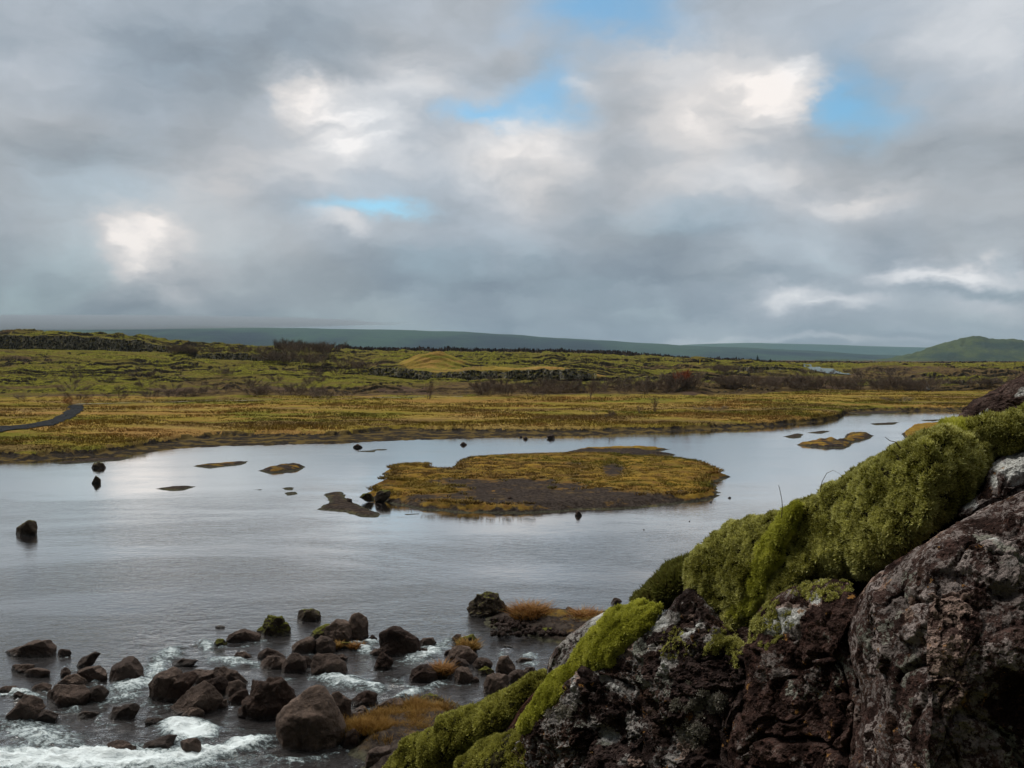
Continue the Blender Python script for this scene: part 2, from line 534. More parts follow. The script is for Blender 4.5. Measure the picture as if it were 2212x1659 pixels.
def mat_fgrock(name, base, lich, amt, red=0.0, green=0.0):
    m, T = newmat(name)
    P = pos(T)
    n0 = T.noise(P, 2.2, 5, .6)
    n1 = T.noise(P, 8.0, 7, .68, .3)
    n2 = T.noise(P, 34.0, 6, .72)
    n3 = T.noise(P, 140.0, 3, .7)
    pits = T.vor(P, 60.0)
    c = T.mix(T.ss(n1, .38, .62), tuple(b * .4 for b in base), tuple(b * 1.5 for b in base))
    c = T.mix(T.ss(n0, .5, .64, 0, .6), c, (.085 + red, .05, .035))
    c = T.mix(T.ss(n2, .52, .66, 0, .6), c, tuple(b * k for b, k in zip(base, (2.7, 2.3, 2.1))))
    gsp = T.m('ADD', T.m('MULTIPLY', n3, .6), T.m('MULTIPLY', n1, .5))
    c = T.mix(T.ss(gsp, .60, .68, 0, .75), c, (.15, .115, .10))
    c = T.mix(T.ss(gsp, .51, .45, 0, .8), c, (.009, .006, .0055))
    # crusts of lichen: grey-white, sage, ochre
    vd = T.vm('ADD', P, T.vm('SCALE', T.vm('SUBTRACT', T.noise(P, 22.0, 4, .65, 0, 1), (.5, .5, .5)), scale=.085))
    cell = T.vor(vd, 8.0)
    cellc = T.vor(vd, 8.0, 'Color')
    cr = T.n('ShaderNodeSeparateColor', {0: cellc}).outputs
    field = T.m('ADD', T.m('ADD', T.m('MULTIPLY_ADD', n1, 1.3, -.65), T.m('MULTIPLY_ADD', n0, 1.2, -.6)), amt)
    field = T.m('ADD', field, T.attr('lichen'))
    k1 = T.m('MULTIPLY', T.ss(T.m('ADD', field, T.m('MULTIPLY', T.m('SUBTRACT', .42, cell), .38)), .10, .135),
             T.ss(T.m('ADD', n2, T.m('MULTIPLY', T.attr('lichen'), .25)), .485, .52))
    lc = T.mix(T.ss(cr[0], .3, .8), lich, tuple(v * .62 for v in lich))
    lc = T.mix(T.ss(cr[1], .82, .92, 0, .6), lc, (.23, .25, .20))
    lc = T.mix(T.ss(cr[2], .80, .9, 0, .8), lc, (.30, .20, .16))
    lc = T.mix(T.ss(T.attr('lichen'), .4, .8), lc, (.58, .59, .59))
    lc = T.mix(T.ss(n3, .45, .65, 0, .5), lc, (.05, .045, .04))
    c = T.mix(T.m('MULTIPLY', k1, .92), c, lc)
    k2 = T.ss(T.m('ADD', T.attr('lichen'), T.m('ADD', T.m('MULTIPLY_ADD', n2, 1.6, -.8), T.m('MULTIPLY_ADD', n1, .9, -.45))), .58, .66)
    c = T.mix(k2, c, T.mix(T.ss(n3, .4, .65), (.56, .57, .55), (.30, .29, .27)))
    oc = T.ss(T.noise(T.vm('ADD', P, (5, 3, 1)), 13.0, 5, .65), .645, .68)
    c = T.mix(T.m('MULTIPLY', oc, .7), c, (.34, .17, .05))
    if green:
        nz = T.sep(T.n('ShaderNodeNewGeometry').outputs['Normal'])[2]
        kg = T.ss(T.m('ADD', nz, T.m('MULTIPLY_ADD', n1, 2.4, -1.2)), .7 - green * .5, 1.0 - green * .5)
        c = T.mix(kg, c, T.mix(n2, (.05, .055, .012), (.15, .16, .03)))
    hgt = T.m('ADD', T.m('ADD', T.m('MULTIPLY', n1, .8), T.m('MULTIPLY', n2, .5)), T.m('ADD', T.m('MULTIPLY', n3, .16), T.m('MULTIPLY', T.ss(pits, .0, .35), .22)))
    hgt = T.m('ADD', hgt, T.m('MULTIPLY', k1, .08))
    hgt = T.m('SUBTRACT', hgt, T.m('MULTIPLY', T.ss(T.vor(P, 26.0), .28, .0), .35))
    finish(T, c, 1.0, hgt, 1.0, .04, .02)
    return m


def mat_plain(name, col, rough=.95, var=.25, scale=20.0, spec=.02):
    m, T = newmat(name)
    n = T.noise(objc(T), scale, 4, .65)
    c = T.mix(T.ss(n, .35, .65), tuple(v * (1 - var) for v in col), tuple(min(1, v * (1 + var)) for v in col))
    finish(T, c, rough, None, spec=spec)
    return m


# ------------------------------------------------------------------ land across the river
SHORE = np.array([(-6000, 1180), (-900, 1060), (-300, 1012), (0, 996), (60, 997), (100, 993), (160, 987), (260, 984), (300, 979), (380, 969), (480, 963),
                  (600, 961), (750, 957), (900, 950), (1050, 946), (1200, 942), (1350, 938), (1500, 930), (1620, 925), (1700, 918),
                  (1775, 911), (1812, 903), (1826, 893), (1900, 889), (2050, 887), (2200, 885), (2500, 884), (2900, 881), (5000, 878), (9000, 876)], float)
SH_Y = FP * CAMZ / (SHORE[:, 1] - HZ)
BEACH = np.array([(-900, 2), (0, 3), (150, 2), (260, 4), (340, 9), (600, 11), (900, 10), (1100, 7), (1300, 5), (1450, 3), (1600, 1.2), (2500, 1.5), (9000, 2)], float)
ROWS = [0, 200, 210, 262, 263.6, 300, 345, 347, 376, 378, 450, 700, 1000, 2500, 60000]     # distances of the height table
TAB = {   # picture row of the ground at those distances (first entry unused)
    -900: (0, 846, 840, 800, 799, 785, 765, 765, 754, 727, 728, 742, 753, 770, 775.3),
    0: (0, 846, 840, 804, 803, 786, 766, 766, 752, 725, 727, 742, 753, 770, 775.3),
    200: (0, 845, 839, 805, 804, 788, 768, 767, 754, 728, 730, 745, 754, 770, 775.3),
    370: (0, 844, 838, 808, 807, 790, 772, 766, 761, 747, 747, 752, 757, 770, 775.3),
    530: (0, 843, 837, 809, 808, 793, 778, 761, 760, 757, 756, 757, 760, 770, 775.3),
    660: (0, 843, 837, 812, 811, 797, 783, 778, 774, 770, 763, 761, 762, 770, 775.3),
    800: (0, 842, 838, 809, 802, 797, 784, 784, 779, 778, 770, 765, 764, 770, 775.3),
    940: (0, 840, 837, 822, 802, 796, 786, 786, 781, 781, 773, 767, 765, 770, 775.3),
    1060: (0, 839, 836, 823, 801, 797, 788, 788, 783, 783, 776, 768, 766, 770, 775.3),
    1250: (0, 839, 836, 822, 801, 797, 789, 789, 784, 784, 779, 770, 768, 770, 775.3),
    1320: (0, 840, 836, 822, 813, 806, 794, 794, 789, 789, 782, 773, 769, 770, 775.3),
    1480: (0, 843, 839, 824, 817, 810, 797, 797, 792, 792, 785, 783, 780, 783, 775.3),
    1700: (0, 860, 852, 832, 831, 818, 800, 800, 795, 795, 799, 792, 787, 783, 775.3),
    1900: (0, 870, 862, 836, 835, 824, 808, 808, 801, 801, 799, 792, 787, 783, 775.3),
    2212: (0, 872, 866, 838, 837, 828, 812, 812, 806, 806, 799, 792, 787, 783, 775.3),
    4000: (0, 872, 866, 842, 841, 830, 815, 815, 808, 808, 800, 792, 787, 783, 775.3)}
_tp = np.array(sorted(TAB), float)
_th = np.array([[CAMZ - (r - HZ) * Y / FP for r, Y in zip(TAB[k], ROWS)] for k in sorted(TAB)])
_rows = np.array(ROWS, float)


def table(px, Y):
    i = np.clip(np.searchsorted(_tp, px) - 1, 0, len(_tp) - 2)
    f = np.clip((px - _tp[i]) / (_tp[i + 1] - _tp[i]), 0, 1)
    j = np.clip(np.searchsorted(_rows, Y) - 1, 1, len(_rows) - 2)
    g = np.clip((Y - _rows[j]) / (_rows[j + 1] - _rows[j]), 0, 1)
    a = _th[i, j] * (1 - g) + _th[i, j + 1] * g
    b = _th[i + 1, j] * (1 - g) + _th[i + 1, j + 1] * g
    return a * (1 - f) + b * f


def land(X, Y, full=False):
    X, Y = np.broadcast_arrays(np.asarray(X, float), np.asarray(Y, float))
    px = CX + FP * X / np.maximum(Y, 1)
    Ys = np.interp(px, SHORE[:, 0], SH_Y)
    Ys = Ys + 1.0 * fbm(X * .35, X * 0 + 3, 0.5, 4, .6) + .7 * pn(X * 1.7, Y * .3, 2.5)
    sdist = Y - Ys
    bw = .8 * np.interp(px, BEACH[:, 0], BEACH[:, 1]) * (1 + .8 * pn(X * .12, 5.5, 1.5))
    bank = -0.7 + 0.75 * sstep(-4, 0.1, sdist) + .22 * np.clip(sdist / np.maximum(bw, 1), 0, 1)
    edge = sdist - bw - .9 * fbm(X * .5, Y * .5, 4.4, 3)
    step = sstep(-.2, 1.1, edge)
    bank = bank + step * (.55 + .15 * pn(X * .2, Y * .1, 8.8)) + .12 * sstep(-1, 3, edge) * fbm(X * .9, Y * .9, 0.7, 3)
    flat = 1.0 + np.clip((sdist - bw) / 60, 0, 1) * .6 + .28 * fbm(X * .09, Y * .09, 1.3, 4) * step
    Yt = np.clip((Y - 172) / 34, 0, 1) if False else None
    t0 = np.interp(px, [-900, 1500, 1800, 2212], [150, 170, 215, 225])
    base = bank * (1 - sstep(0, 10, edge)) + flat * sstep(0, 10, edge)
    k = sstep(0, 1, (Y - t0) / np.interp(px, [-900, 1500, 1800, 2212], [50, 40, 45, 37]))
    lv = table(px, Y)
    lava = sstep(0.15, .9, k)
    s = Y / 260.0
    hum = 1.1 * fbm(X * .055, Y * .04, 2.2, 3) + .30 * ridge(X * .10 + 3, Y * .075, 5.2, 3) - .3
    ter = fbm(X * .030 + 9, Y * .055, 7.7, 4, .5)
    scarp = sstep(-.02, .02, ter) * 1.0 + sstep(.19, .22, ter) * 0.8 + sstep(-.25, -.22, ter) * .7 - 1.1
    rdm = np.exp(-(((px - 1785) / 75) ** 4 + ((Y - 400) / 110) ** 4))
    lava = lava * (1 - .95 * rdm)
    wm = sstep(770, 800, px) * sstep(1345, 1320, px) * np.exp(-((Y - 254) / 15) ** 2)
    wm = np.maximum(wm, sstep(400, 360, px) * np.exp(-((Y - 366) / 16) ** 2))
    wm = np.maximum(wm, sstep(410, 430, px) * sstep(670, 650, px) * np.exp(-((Y - 336) / 13) ** 2))
    lava = lava * (1 - .9 * wm)
    blk = .38 * ridge(X * .6, Y * .5, 3.1, 3) * sstep(-.1, .3, fbm(X * .08, Y * .08, 9.1, 2))
    amp = np.clip(s, .6, 2.0) * (1 - .6 * sstep(450, 1200, Y)) * (1 - sstep(3000, 9000, Y))
    h = base * (1 - k) + lv * k + lava * amp * (.85 * hum + .75 * scarp + blk) + .10 * lava * fbm(X * 1.3, Y * 1.3, 4.1, 3)
    # the grassy mound behind the long scarp
    gx_, gy_ = (940 - CX) / FP * 285, 285.0
    h = h + 4.2 * np.exp(-(((X - gx_) / 9.5) ** 2 + ((Y - gy_) / 14.0) ** 2) ** 1.2) * 1.0
    if not full:
        return h
    mound = np.exp(-(((X - gx_) / 12) ** 2 + ((Y - gy_) / 15.0) ** 2))
    cl_lip = np.exp(-((Y - 266) / 3.5) ** 2) * sstep(780, 840, px) * sstep(1330, 1290, px)
    gravel = np.where(edge < .5, 1.0 - .35 * sstep(.0, 3.0, sdist - bw * .7), 0) * sstep(.9, .3, step)
    gravel = np.maximum(gravel, .62 * (bw > 5) * sstep(4, 0, edge) * (fbm(X * .15, Y * .3, 3.3, 3) > 0.05))
    grass = np.clip((1 - sstep(.25, .6, k)) + mound * 1.2 + cl_lip, 0, 1)
    brown = np.clip(.7 * sstep(.15, .45, k) * sstep(1.3, .7, k + (Y - 200) / 220) + .4 * sstep(1250, 1500, px) * sstep(430, 330, Y), 0, 1)
    brown = np.maximum(brown, sstep(700, 1000, Y) * 1.0)
    return h, np.stack([gravel, grass, brown], -1)


def hit(px, py):
    """point of the land seen at a picture point"""
    Y = np.concatenate([np.arange(70, 500, .5), np.arange(500, 2500, 4)])
    r = ray(px, py)
    hz = land(r[0] * Y, Y)
    zz = CAMZ + r[2] * Y
    i = np.argmax(hz >= zz)
    return np.array([r[0] * Y[i], Y[i], hz[i]])


M_TERR = mat_terrain()
pxs = np.concatenate([-np.geomspace(6000, 300, 50), np.linspace(-285, 2500, 1350), np.geomspace(2520, 9000, 40)])
Yr = np.concatenate([np.linspace(60, 84, 20), np.arange(84.3, 185, .30), np.arange(185, 300, .36), np.arange(300, 460, .6), np.arange(460, 1000, 2.2),
                     np.geomspace(1005, 18500, 90)])
PXg, Yg = np.meshgrid(pxs, Yr)
Xg = (PXg - CX) / FP * Yg
hh, zn = land(Xg, Yg, True)
Vt = np.stack([Xg, Yg, hh], -1).reshape(-1, 3)
Ft = grid_faces(len(Yr), len(pxs))
terrain = mk('moorland', Vt, Ft, M_TERR, cols={'zones': zn.reshape(-1, 3)})
tag(terrain, 'mossy lava field and ochre grass flats on the far side of the river', None, None, 'structure')
del Vt, Ft, PXg, Yg, Xg, hh, zn


# ------------------------------------------------------------------ water
FOAM = [(150, 1656, 300, 27, 1.45, .0), (70, 1600, 110, 36, .75, .2), (400, 1645, 90, 20, 1.3, -.1), (510, 1625, 75, 15, 1.3, -.25), (400, 1585, 58, 20, 1.6, .1), (370, 1612, 25, 12, .8, .8),
        (20, 1505, 60, 9, .9, .1), (90, 1500, 30, 8, .6, .1), (280, 1488, 70, 16, .85, -.2), (330, 1455, 25, 40, .8, .5), (250, 1518, 70, 10, .7, -.2), (360, 1420, 34, 16, .8, -.3), (440, 1400, 20, 14, .8, .3),
        (500, 1437, 70, 12, .75, .1), (545, 1392, 40, 8, .5, 0), (150, 1540, 30, 12, .5, .3), (735, 1480, 62, 16, .95, .15), (800, 1492, 40, 12, .8, .2), (620, 1478, 30, 7, .45, 0),
        (916, 1418, 55, 14, .95, -.35), (960, 1395, 30, 10, .6, -.5), (885, 1507, 40, 9, .95, -.35), (930, 1490, 40, 8, .7, -.3), (780, 1408, 34, 12, .8, .3), (800, 1394, 22, 8, .7, 0), (850, 1480, 30, 8, .5, .3),
        (1020, 1372, 40, 7, .35, 0), (1145, 1425, 20, 9, .7, 0), (1085, 1420, 14, 10, .5, 0), (40, 1640, 60, 20, .8, 0), (540, 1400, 60, 10, .35, 0), (1150, 1440, 25, 6, .6, 0)]


def blobs2(X, Y, lst):
    px = CX + FP * X / Y
    py = HZ + FP * CAMZ / Y
    r = np.zeros_like(X)
    for (a, b, sx, sy, amp, rot) in lst:
        dx, dy = px - a, py - b
        c, s = math.cos(rot), math.sin(rot)
        u, v = (dx * c + dy * s) / sx, (-dx * s + dy * c) / sy
        r = np.maximum(r, amp * np.exp(-(u * u + v * v) * .8))
    return r


# ------------------------------------------------------------------ polygons -> islands and bars
def seg_dist(X, Y, P):
    """signed distance (positive inside) to a closed polygon"""
    d = np.full(X.shape, 1e9)
    ins = np.zeros(X.shape, bool)
    n = len(P)
    for i in range(n):
        x0, y0 = P[i]
        x1, y1 = P[(i + 1) % n]
        dx, dy = x1 - x0, y1 - y0
        t = np.clip(((X - x0) * dx + (Y - y0) * dy) / (dx * dx + dy * dy + 1e-12), 0, 1)
        d = np.minimum(d, np.hypot(X - x0 - t * dx, Y - y0 - t * dy))
        if y0 != y1:
            c = ((y0 > Y) != (y1 > Y)) & (X < (x1 - x0) * (Y - y0) / (y1 - y0) + x0)
            ins ^= c
    return np.where(ins, d, -d)


M_ISL = mat_island()


def isle(name, poly, H, edge, label, step=.3, grassf=None, rag=.3, kind='structure', mat=None, lift=0.0):
    P = np.array([gp(a, b)[:2] for a, b in poly])
    x0, y0 = P.min(0) - 1.5
    x1, y1 = P.max(0) + 1.5
    xs, ys = np.arange(x0, x1, step), np.arange(y0, y1, step)
    X, Y = np.meshgrid(xs, ys)
    sdv = seg_dist(X, Y, P) + rag * fbm(X * 1.1, Y * 1.1, 3.7, 3) + rag * .4 * pn(X * 4, Y * 4, 1.2)
    g = grassf(X, Y, sdv) if grassf else np.zeros_like(X)
    h = np.where(sdv > 0, .05 * sstep(0, .4, sdv) + H * sstep(0, edge, sdv), sdv * .35)
    h = h + g * sstep(0, 1.0, sdv) * (.14 + .12 * fbm(X * .8, Y * .8, 6.1, 3)) * (H > .12) + .03 * fbm(X * 2.5, Y * 2.5, 4.4, 2) * sstep(0, .6, sdv) + lift
    V = np.stack([X, Y, h], -1).reshape(-1, 3)
    F = grid_faces(len(ys), len(xs))
    keep = (sdv.ravel()[F] > -1.2).any(1)
    F = F[keep]
    used, inv = np.unique(F.ravel(), return_inverse=True)
    o = mk(name, V[used], inv.reshape(-1, 4), mat or M_ISL, {'grass': g.ravel()[used]})
    tag(o, label, None, None, kind)
    return o, P


def g_main(X, Y, s):
    px = CX + FP * X / Y
    py = HZ + FP * CAMZ / Y
    dark = 0
    for (a, b, sx, sy, am) in [(1010, 1068, 105, 22, 1.05), (1130, 1064, 100, 18, .95), (1180, 1088, 250, 19, 1.15), (1265, 1040, 40, 20, .6), (1240, 1015, 40, 6, .6), (1325, 1030, 30, 22, .75), (1395, 992, 70, 6, .9), (1400, 1092, 120, 10, 1.0),
                               (1230, 1066, 60, 12, .8), (920, 1090, 70, 9, .8), (1470, 1078, 30, 6, .4)]:
        dark = np.maximum(dark, am * np.exp(-(((px - a) / sx) ** 2 + ((py - b) / sy) ** 2) ** 1.6))
    lt = 0
    for (a, b, sx, sy, am) in [(970, 1071, 60, 9, .7), (1275, 1041, 22, 7, 1.0), (890, 1078, 40, 7, .5), (1300, 1062, 40, 5, .5)]:
        lt = np.maximum(lt, am * np.exp(-(((px - a) / sx) ** 2 + ((py - b) / sy) ** 2)))
    return np.clip(1.0 - dark + lt, 0, 1) * sstep(.1, .7, s)


ISL = [(822, 1022), (850, 1014), (900, 1011), (938, 1012), (944, 1022), (974, 1023), (980, 1008), (1010, 998), (1100, 992), (1250, 988), (1330, 989), (1400, 993), (1470, 999),
       (1520, 1007), (1577, 1031), (1543, 1043), (1555, 1071), (1530, 1081), (1450, 1090), (1370, 1099), (1240, 1103), (1130, 1110), (1000, 1108), (900, 1100), (850, 1090),
       (815, 1080), (778, 1074), (800, 1063), (860, 1064), (878, 1055), (800, 1050), (832, 1038), (838, 1030)]
island, ISLW = isle('island', ISL, .42, 1.6, 'large flat island of ochre turf and dark gravel in the middle of the river', .16, g_main, .35)
SPIT = [(1207, 980), (1260, 973), (1360, 970), (1450, 970), (1400, 976), (1463, 983), (1380, 987), (1290, 988), (1240, 986)]
isle('island', SPIT, .28, 1.2, 'narrow dark spit of gravel behind the large island', .2,
     lambda X, Y, s: np.clip(.9 * sstep(0.1, .5, s) * (HZ + FP * CAMZ / Y < 977), 0, 1), .25)
allg = lambda X, Y, s: np.clip(.22 + .9 * fbm(X * .7, Y * .9, 2.2, 3) + .25 * sstep(0, 1.2, s), 0, 1) * sstep(.1, .5, s)
RB = [(1948, 938), (1965, 926), (2060, 920), (2140, 924), (2200, 930), (2200, 955), (2060, 958), (1990, 952), (1955, 946)]
isle('island', RB, .65, 1.2, 'brown grassy islet half hidden behind the mossy rocks', .25, lambda X, Y, s: sstep(.1, .5, s), .3)
BARS = [([(1717, 961), (1745, 955), (1760, 952), (1800, 948), (1842, 960), (1832, 967), (1780, 968)], .22, allg, 'ochre turf islet with a gravel tail in the right channel'),
        ([(1787, 954), (1820, 950), (1828, 938), (1870, 936), (1888, 941), (1880, 948), (1845, 956)], .22, allg, 'brown turf islet just beyond the ochre one'),
        ([(1743, 935), (1770, 931), (1795, 931), (1775, 937)], .06, None, 'thin gravel bar in the right channel, nearest the far bank point'),
        ([(1692, 943), (1720, 936), (1736, 938), (1730, 946), (1705, 947)], .06, None, 'broken greenish gravel bar left of the turf islets'),
        ([(1815, 891), (1850, 889), (1950, 888), (1935, 893), (1860, 895)], .06, None, 'long flat gravel bar along the far right bank'),
        ([(1878, 915), (1945, 912), (1932, 917), (1888, 918)], .06, None, 'dark sliver of gravel upstream on the right'),
        ([(1985, 908), (2040, 906), (2020, 910)], .06, None, 'smallest dark gravel sliver near the right rocks'),
        ([(417, 1007), (440, 1003), (500, 999), (536, 996), (528, 1003), (450, 1012)], .10, allg, 'low turf bar left of centre, longest of the left shoals'),
        ([(557, 1017), (600, 1007), (645, 1001), (660, 1009), (650, 1016), (580, 1023)], .20, allg, 'mossy brown turf hump between the left shoals and the island'),
        ([(335, 1056), (370, 1051), (428, 1050), (400, 1059), (370, 1061)], .08, None, 'lone smooth gravel shoal in the left of the river'),
        ([(548, 1058), (575, 1056), (562, 1060)], .05, None, 'tiny gravel shoal below the mossy turf hump'),
        ([(608, 1054), (635, 1053), (632, 1059), (612, 1058)], .05, None, 'small gravel shoal, upper one of a close pair'),
        ([(615, 1064), (640, 1062), (646, 1068), (622, 1071)], .05, None, 'small gravel shoal, lower one of a close pair'),
        ([(700, 1066), (740, 1061), (752, 1080), (790, 1098), (826, 1111), (815, 1119), (780, 1117), (740, 1106), (685, 1101), (708, 1085)], .10, None, 'broad L-shaped gravel flat left of the large island'),
        ([(105, 1000), (170, 995), (200, 990), (290, 988), (265, 994), (180, 1000), (130, 1003)], .08, None, 'grey gravel bar under the left grass bank'),
        ([(763, 975), (815, 973), (808, 977)], .05, None, 'thin gravel streak below the small left rock'),
        ([(795, 972), (840, 970), (835, 972.5)], .05, None, 'faint gravel streak near the far bank'),
        ([(870, 1110), (905, 1109), (915, 1111), (880, 1113)], .04, None, 'faint shoal in front of the large island')]
for P_, H_, gf, lab in BARS:
    isle('gravel_bar' if gf is None else 'islet', P_, H_, .9, lab, .14, gf, .18)

# near bank: low ground in the rapids, seen between the boulders
SPIT2 = [(1035, 1345), (1070, 1328), (1120, 1322), (1200, 1318), (1300, 1322), (1420, 1330), (1420, 1400), (1290, 1392), (1235, 1398), (1170, 1385), (1110, 1365), (1060, 1358)]
isle('riverbank', SPIT2, .30, 1.4, 'dark rubble spit with orange tussocks below the slope', .07, lambda X, Y, s: .55 * sstep(.6, 1.6, s), .25)
BANK2 = [(745, 1600), (772, 1562), (850, 1536), (920, 1518), (975, 1516), (1000, 1535), (1050, 1560), (1400, 1900), (800, 1900), (800, 1700)]
isle('riverbank', BANK2, .35, 1.2, 'low grassy bank at the foot of the mossy slope', .07, lambda X, Y, s: np.clip(.20 + .4 * fbm(X * 1.5, Y * 1.5, 1.1, 3), 0, 1) * sstep(.3, 1.0, s), .25)

# steep ground under the camera, carrying the rocks
nx, ny = np.meshgrid(np.arange(-40, 60, .35), np.concatenate([np.arange(-30, 24, .35)]))


def nearland(X, Y):
    r = np.hypot(np.maximum(0, -X - 0) * .6, np.maximum(0, Y - 1.2))
    h = 8.25 - 6.6 * sstep(.2, 4.5, r) - 3.2 * sstep(4, 15, r)
    hr = 6.9 - 1.0 * (Y - 2) - .03 * (Y - 2) ** 2 + .9 * np.clip(X - 1, -1, 30) * .6
    hr = np.minimum(hr, 8.25 + .35 * np.clip(X - 2.5, 0, 30))
    k = sstep(.4, 1.8, X - .0 * Y) * sstep(13, 7, Y)
    h = np.where(Y > 1.2, np.maximum(h, hr * k + h * (1 - k)), h)
    far_ = sstep(12, 20, Y)
    h = h * (1 - far_) + -1.2 * far_
    return h + .25 * fbm(X * .6, Y * .6, 3.3, 4) - .1


nz_ = nearland(nx, ny)
slope = mk('hillside', np.stack([nx, ny, nz_], -1).reshape(-1, 3), grid_faces(*nx.shape), mat_fgrock('slope rock', (.035, .024, .021), (.25, .24, .22), -.25, green=.6),
           {'lichen': np.zeros(nx.size)})
tag(slope, 'steep rocky slope under the viewpoint', None, None, 'structure')


# ------------------------------------------------------------------ far hills
def hill(name, prof, D, depth, mat, label, rough=6.0, n=300, toe=60):
    """prof: picture points of the skyline; a solid ridge at distance D falling off in front and behind"""
    prof = np.array(prof, float)
    px = np.linspace(prof[0, 0], prof[-1, 0], n)
    ztop = CAMZ + (HZ - np.interp(px, prof[:, 0], prof[:, 1])) * D / FP
    X = (px - CX) / FP * D
    v = np.linspace(-1, 1, 61)
    Xg, vg = np.meshgrid(X, v)
    f = 1 - np.abs(vg) ** 1.35
    Z = (ztop[None, :] + 30 + (11 if rough > 5 else 0)) * f - 30
    Y = D + vg * depth
    Z = Z + rough * f * fbm(Xg * .0012, Y * .0012, 2.2, 5, .55) * 4 - rough * 1.6 * np.minimum(f, .8) * ridge(Xg * .006, Y * .004, 4.2, 5, .6) * .8 * (rough > 5)
    Xg = Xg * (Y / D)
    V = np.stack([Xg, Y, Z], -1).reshape(-1, 3)
    tp = sstep(.55, 1.0, f + 0 * Xg)
    o = mk(name, V, grid_faces(len(v), n), mat, {'top': tp})
    tag(o, label, None, None, 'structure')
    return o


m1 = mat_hill('shield slopes', (.005, .015, .026), (.024, .056, .038), (.012, .028, .036), .0009)
hill('hills', [(-1400, 700), (-400, 700), (0, 702), (300, 703), (620, 709), (860, 711), (1000, 716), (1200, 729), (1330, 737), (1480, 746), (1640, 752), (1900, 768), (2200, 776), (2500, 778)],
     8200, 2600, m1, 'long low shield mountain fading into cloud on the left', 3.0)
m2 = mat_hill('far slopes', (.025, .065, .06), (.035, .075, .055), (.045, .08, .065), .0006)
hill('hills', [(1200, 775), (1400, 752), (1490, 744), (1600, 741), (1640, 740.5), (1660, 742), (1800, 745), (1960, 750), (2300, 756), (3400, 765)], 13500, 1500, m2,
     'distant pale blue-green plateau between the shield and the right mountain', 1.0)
m3 = mat_hill('mountain slopes', (.016, .032, .022), (.052, .070, .022), (.024, .032, .028), .006)
hill('hills', [(1760, 780), (1850, 777), (1900, 772), (1950, 764), (1990, 754), (2025, 742), (2055, 735), (2075, 731), (2086, 733), (2100, 730), (2125, 729.5), (2150, 733), (2180, 736), (2212, 739), (2300, 741), (2500, 752), (2800, 768), (3000, 778)],
     4300, 700, m3, 'green rounded mountain on the right skyline', 9.0, 500)


# ------------------------------------------------------------------ lava walls
M_WALL = mat_cliffwall()


def lava_wall(pts, D, thick, label, seed):
    """pts: (px, base row, top row); an upright wall of fissured blocks at distance D"""
    pts = np.array(pts, float)
    L = (pts[-1, 0] - pts[0, 0]) / FP * D
    n = int(L / .22)
    px = np.linspace(pts[0, 0], pts[-1, 0], n)
    X = (px - CX) / FP * D
    zb = CAMZ - (np.interp(px, pts[:, 0], pts[:, 1]) - HZ) * D / FP
    zt = CAMZ - (np.interp(px, pts[:, 0], pts[:, 2]) - HZ) * D / FP
    H = np.maximum(zt - zb, .2)
    cw = X / 2.3 + 1.3 * pn(X * .23, seed, .5) + .5 * pn(X * .7, seed, 1.5)
    col = np.floor(cw)
    rj = np.sin(col * 12.9898 + seed) * 43758.5453
    rj = rj - np.floor(rj)
    zt = zt + (rj - .5) * .14 * np.minimum(H, 3) + .5 * fbm(X * .25, seed, 1.5, 3)
    v = np.concatenate([np.linspace(0, 1, 26), np.ones(5)])
    dep = np.concatenate([np.linspace(0, .25, 26), np.linspace(.3, 1, 5)])
    Xg, vg = np.meshgrid(X, v)
    dg = dep[:, None] * thick * np.ones_like(Xg)
    zbg, ztg = zb[None] - .8, zt[None]
    Z = zbg + (ztg - zbg) * vg
    Y = D + dg + 2.2 * fbm(Xg * .11, seed, 3.3, 3) + (rj[None] - .5) * 1.0
    edge = np.abs(cw - col - .5)
    Y = Y + .9 * sstep(.36, .5, edge)[None] * np.clip(.5 + 1.2 * pn(Xg * .4, Z * .5, seed + 2), 0, 1) + .5 * ridge(Xg * .6, Z * .6, seed, 3) * -1 * (vg < 1)
    Z = Z + np.where(vg >= 1, .25 * fbm(Xg * .8, Y * .8, seed, 3) - .25 * dep[:, None], 0)
    Y[-1] += 1
    Z[-1] -= 1.2
    o = mk('lava_wall', np.stack([Xg, Y, Z], -1).reshape(-1, 3), grid_faces(len(v), n), M_WALL)
    tag(o, label, 'rock wall', 'low walls of fissured lava across the field')
    return o


lava_wall([(-300, 754, 724), (0, 750, 722), (60, 751, 723), (130, 750, 723), (200, 757, 727), (250, 757, 731), (300, 758, 735), (340, 761, 744), (380, 762, 752)], 372, 9,
          'tall grey-green fissured lava wall on the left skyline', 1.3)
lava_wall([(425, 773, 764), (470, 776, 761), (520, 778, 762), (575, 778, 764), (630, 779, 770), (655, 781, 777)], 342, 6, 'short grey lava wall under the bare trees, left of centre', 4.7)
lava_wall([(796, 803, 796), (815, 806, 794), (860, 808, 793), (905, 815, 799), (940, 817, 804), (985, 818, 804), (1030, 818, 797), (1090, 817, 803), (1130, 816, 798),
           (1190, 815, 795), (1240, 813, 796), (1290, 812, 806)], 259, 6, 'long dark fissured lava wall at centre, below the grassy mound', 7.1)
lava_wall([(1325, 820, 814), (1380, 822, 812), (1440, 824, 812), (1470, 824, 816)], 258, 5, 'small lava wall right of the long central one', 9.9)
lava_wall([(1560, 801, 795), (1600, 804, 792), (1680, 803, 793), (1740, 803, 797)], 330, 5, 'grey lava wall above the dark thicket, left of the road', 12.2)
lava_wall([(1960, 827, 822), (2010, 831, 822), (2080, 832, 822), (2140, 833, 823), (2260, 833, 824)], 262, 5, 'lava wall behind the pale marker stone on the right', 15.1)
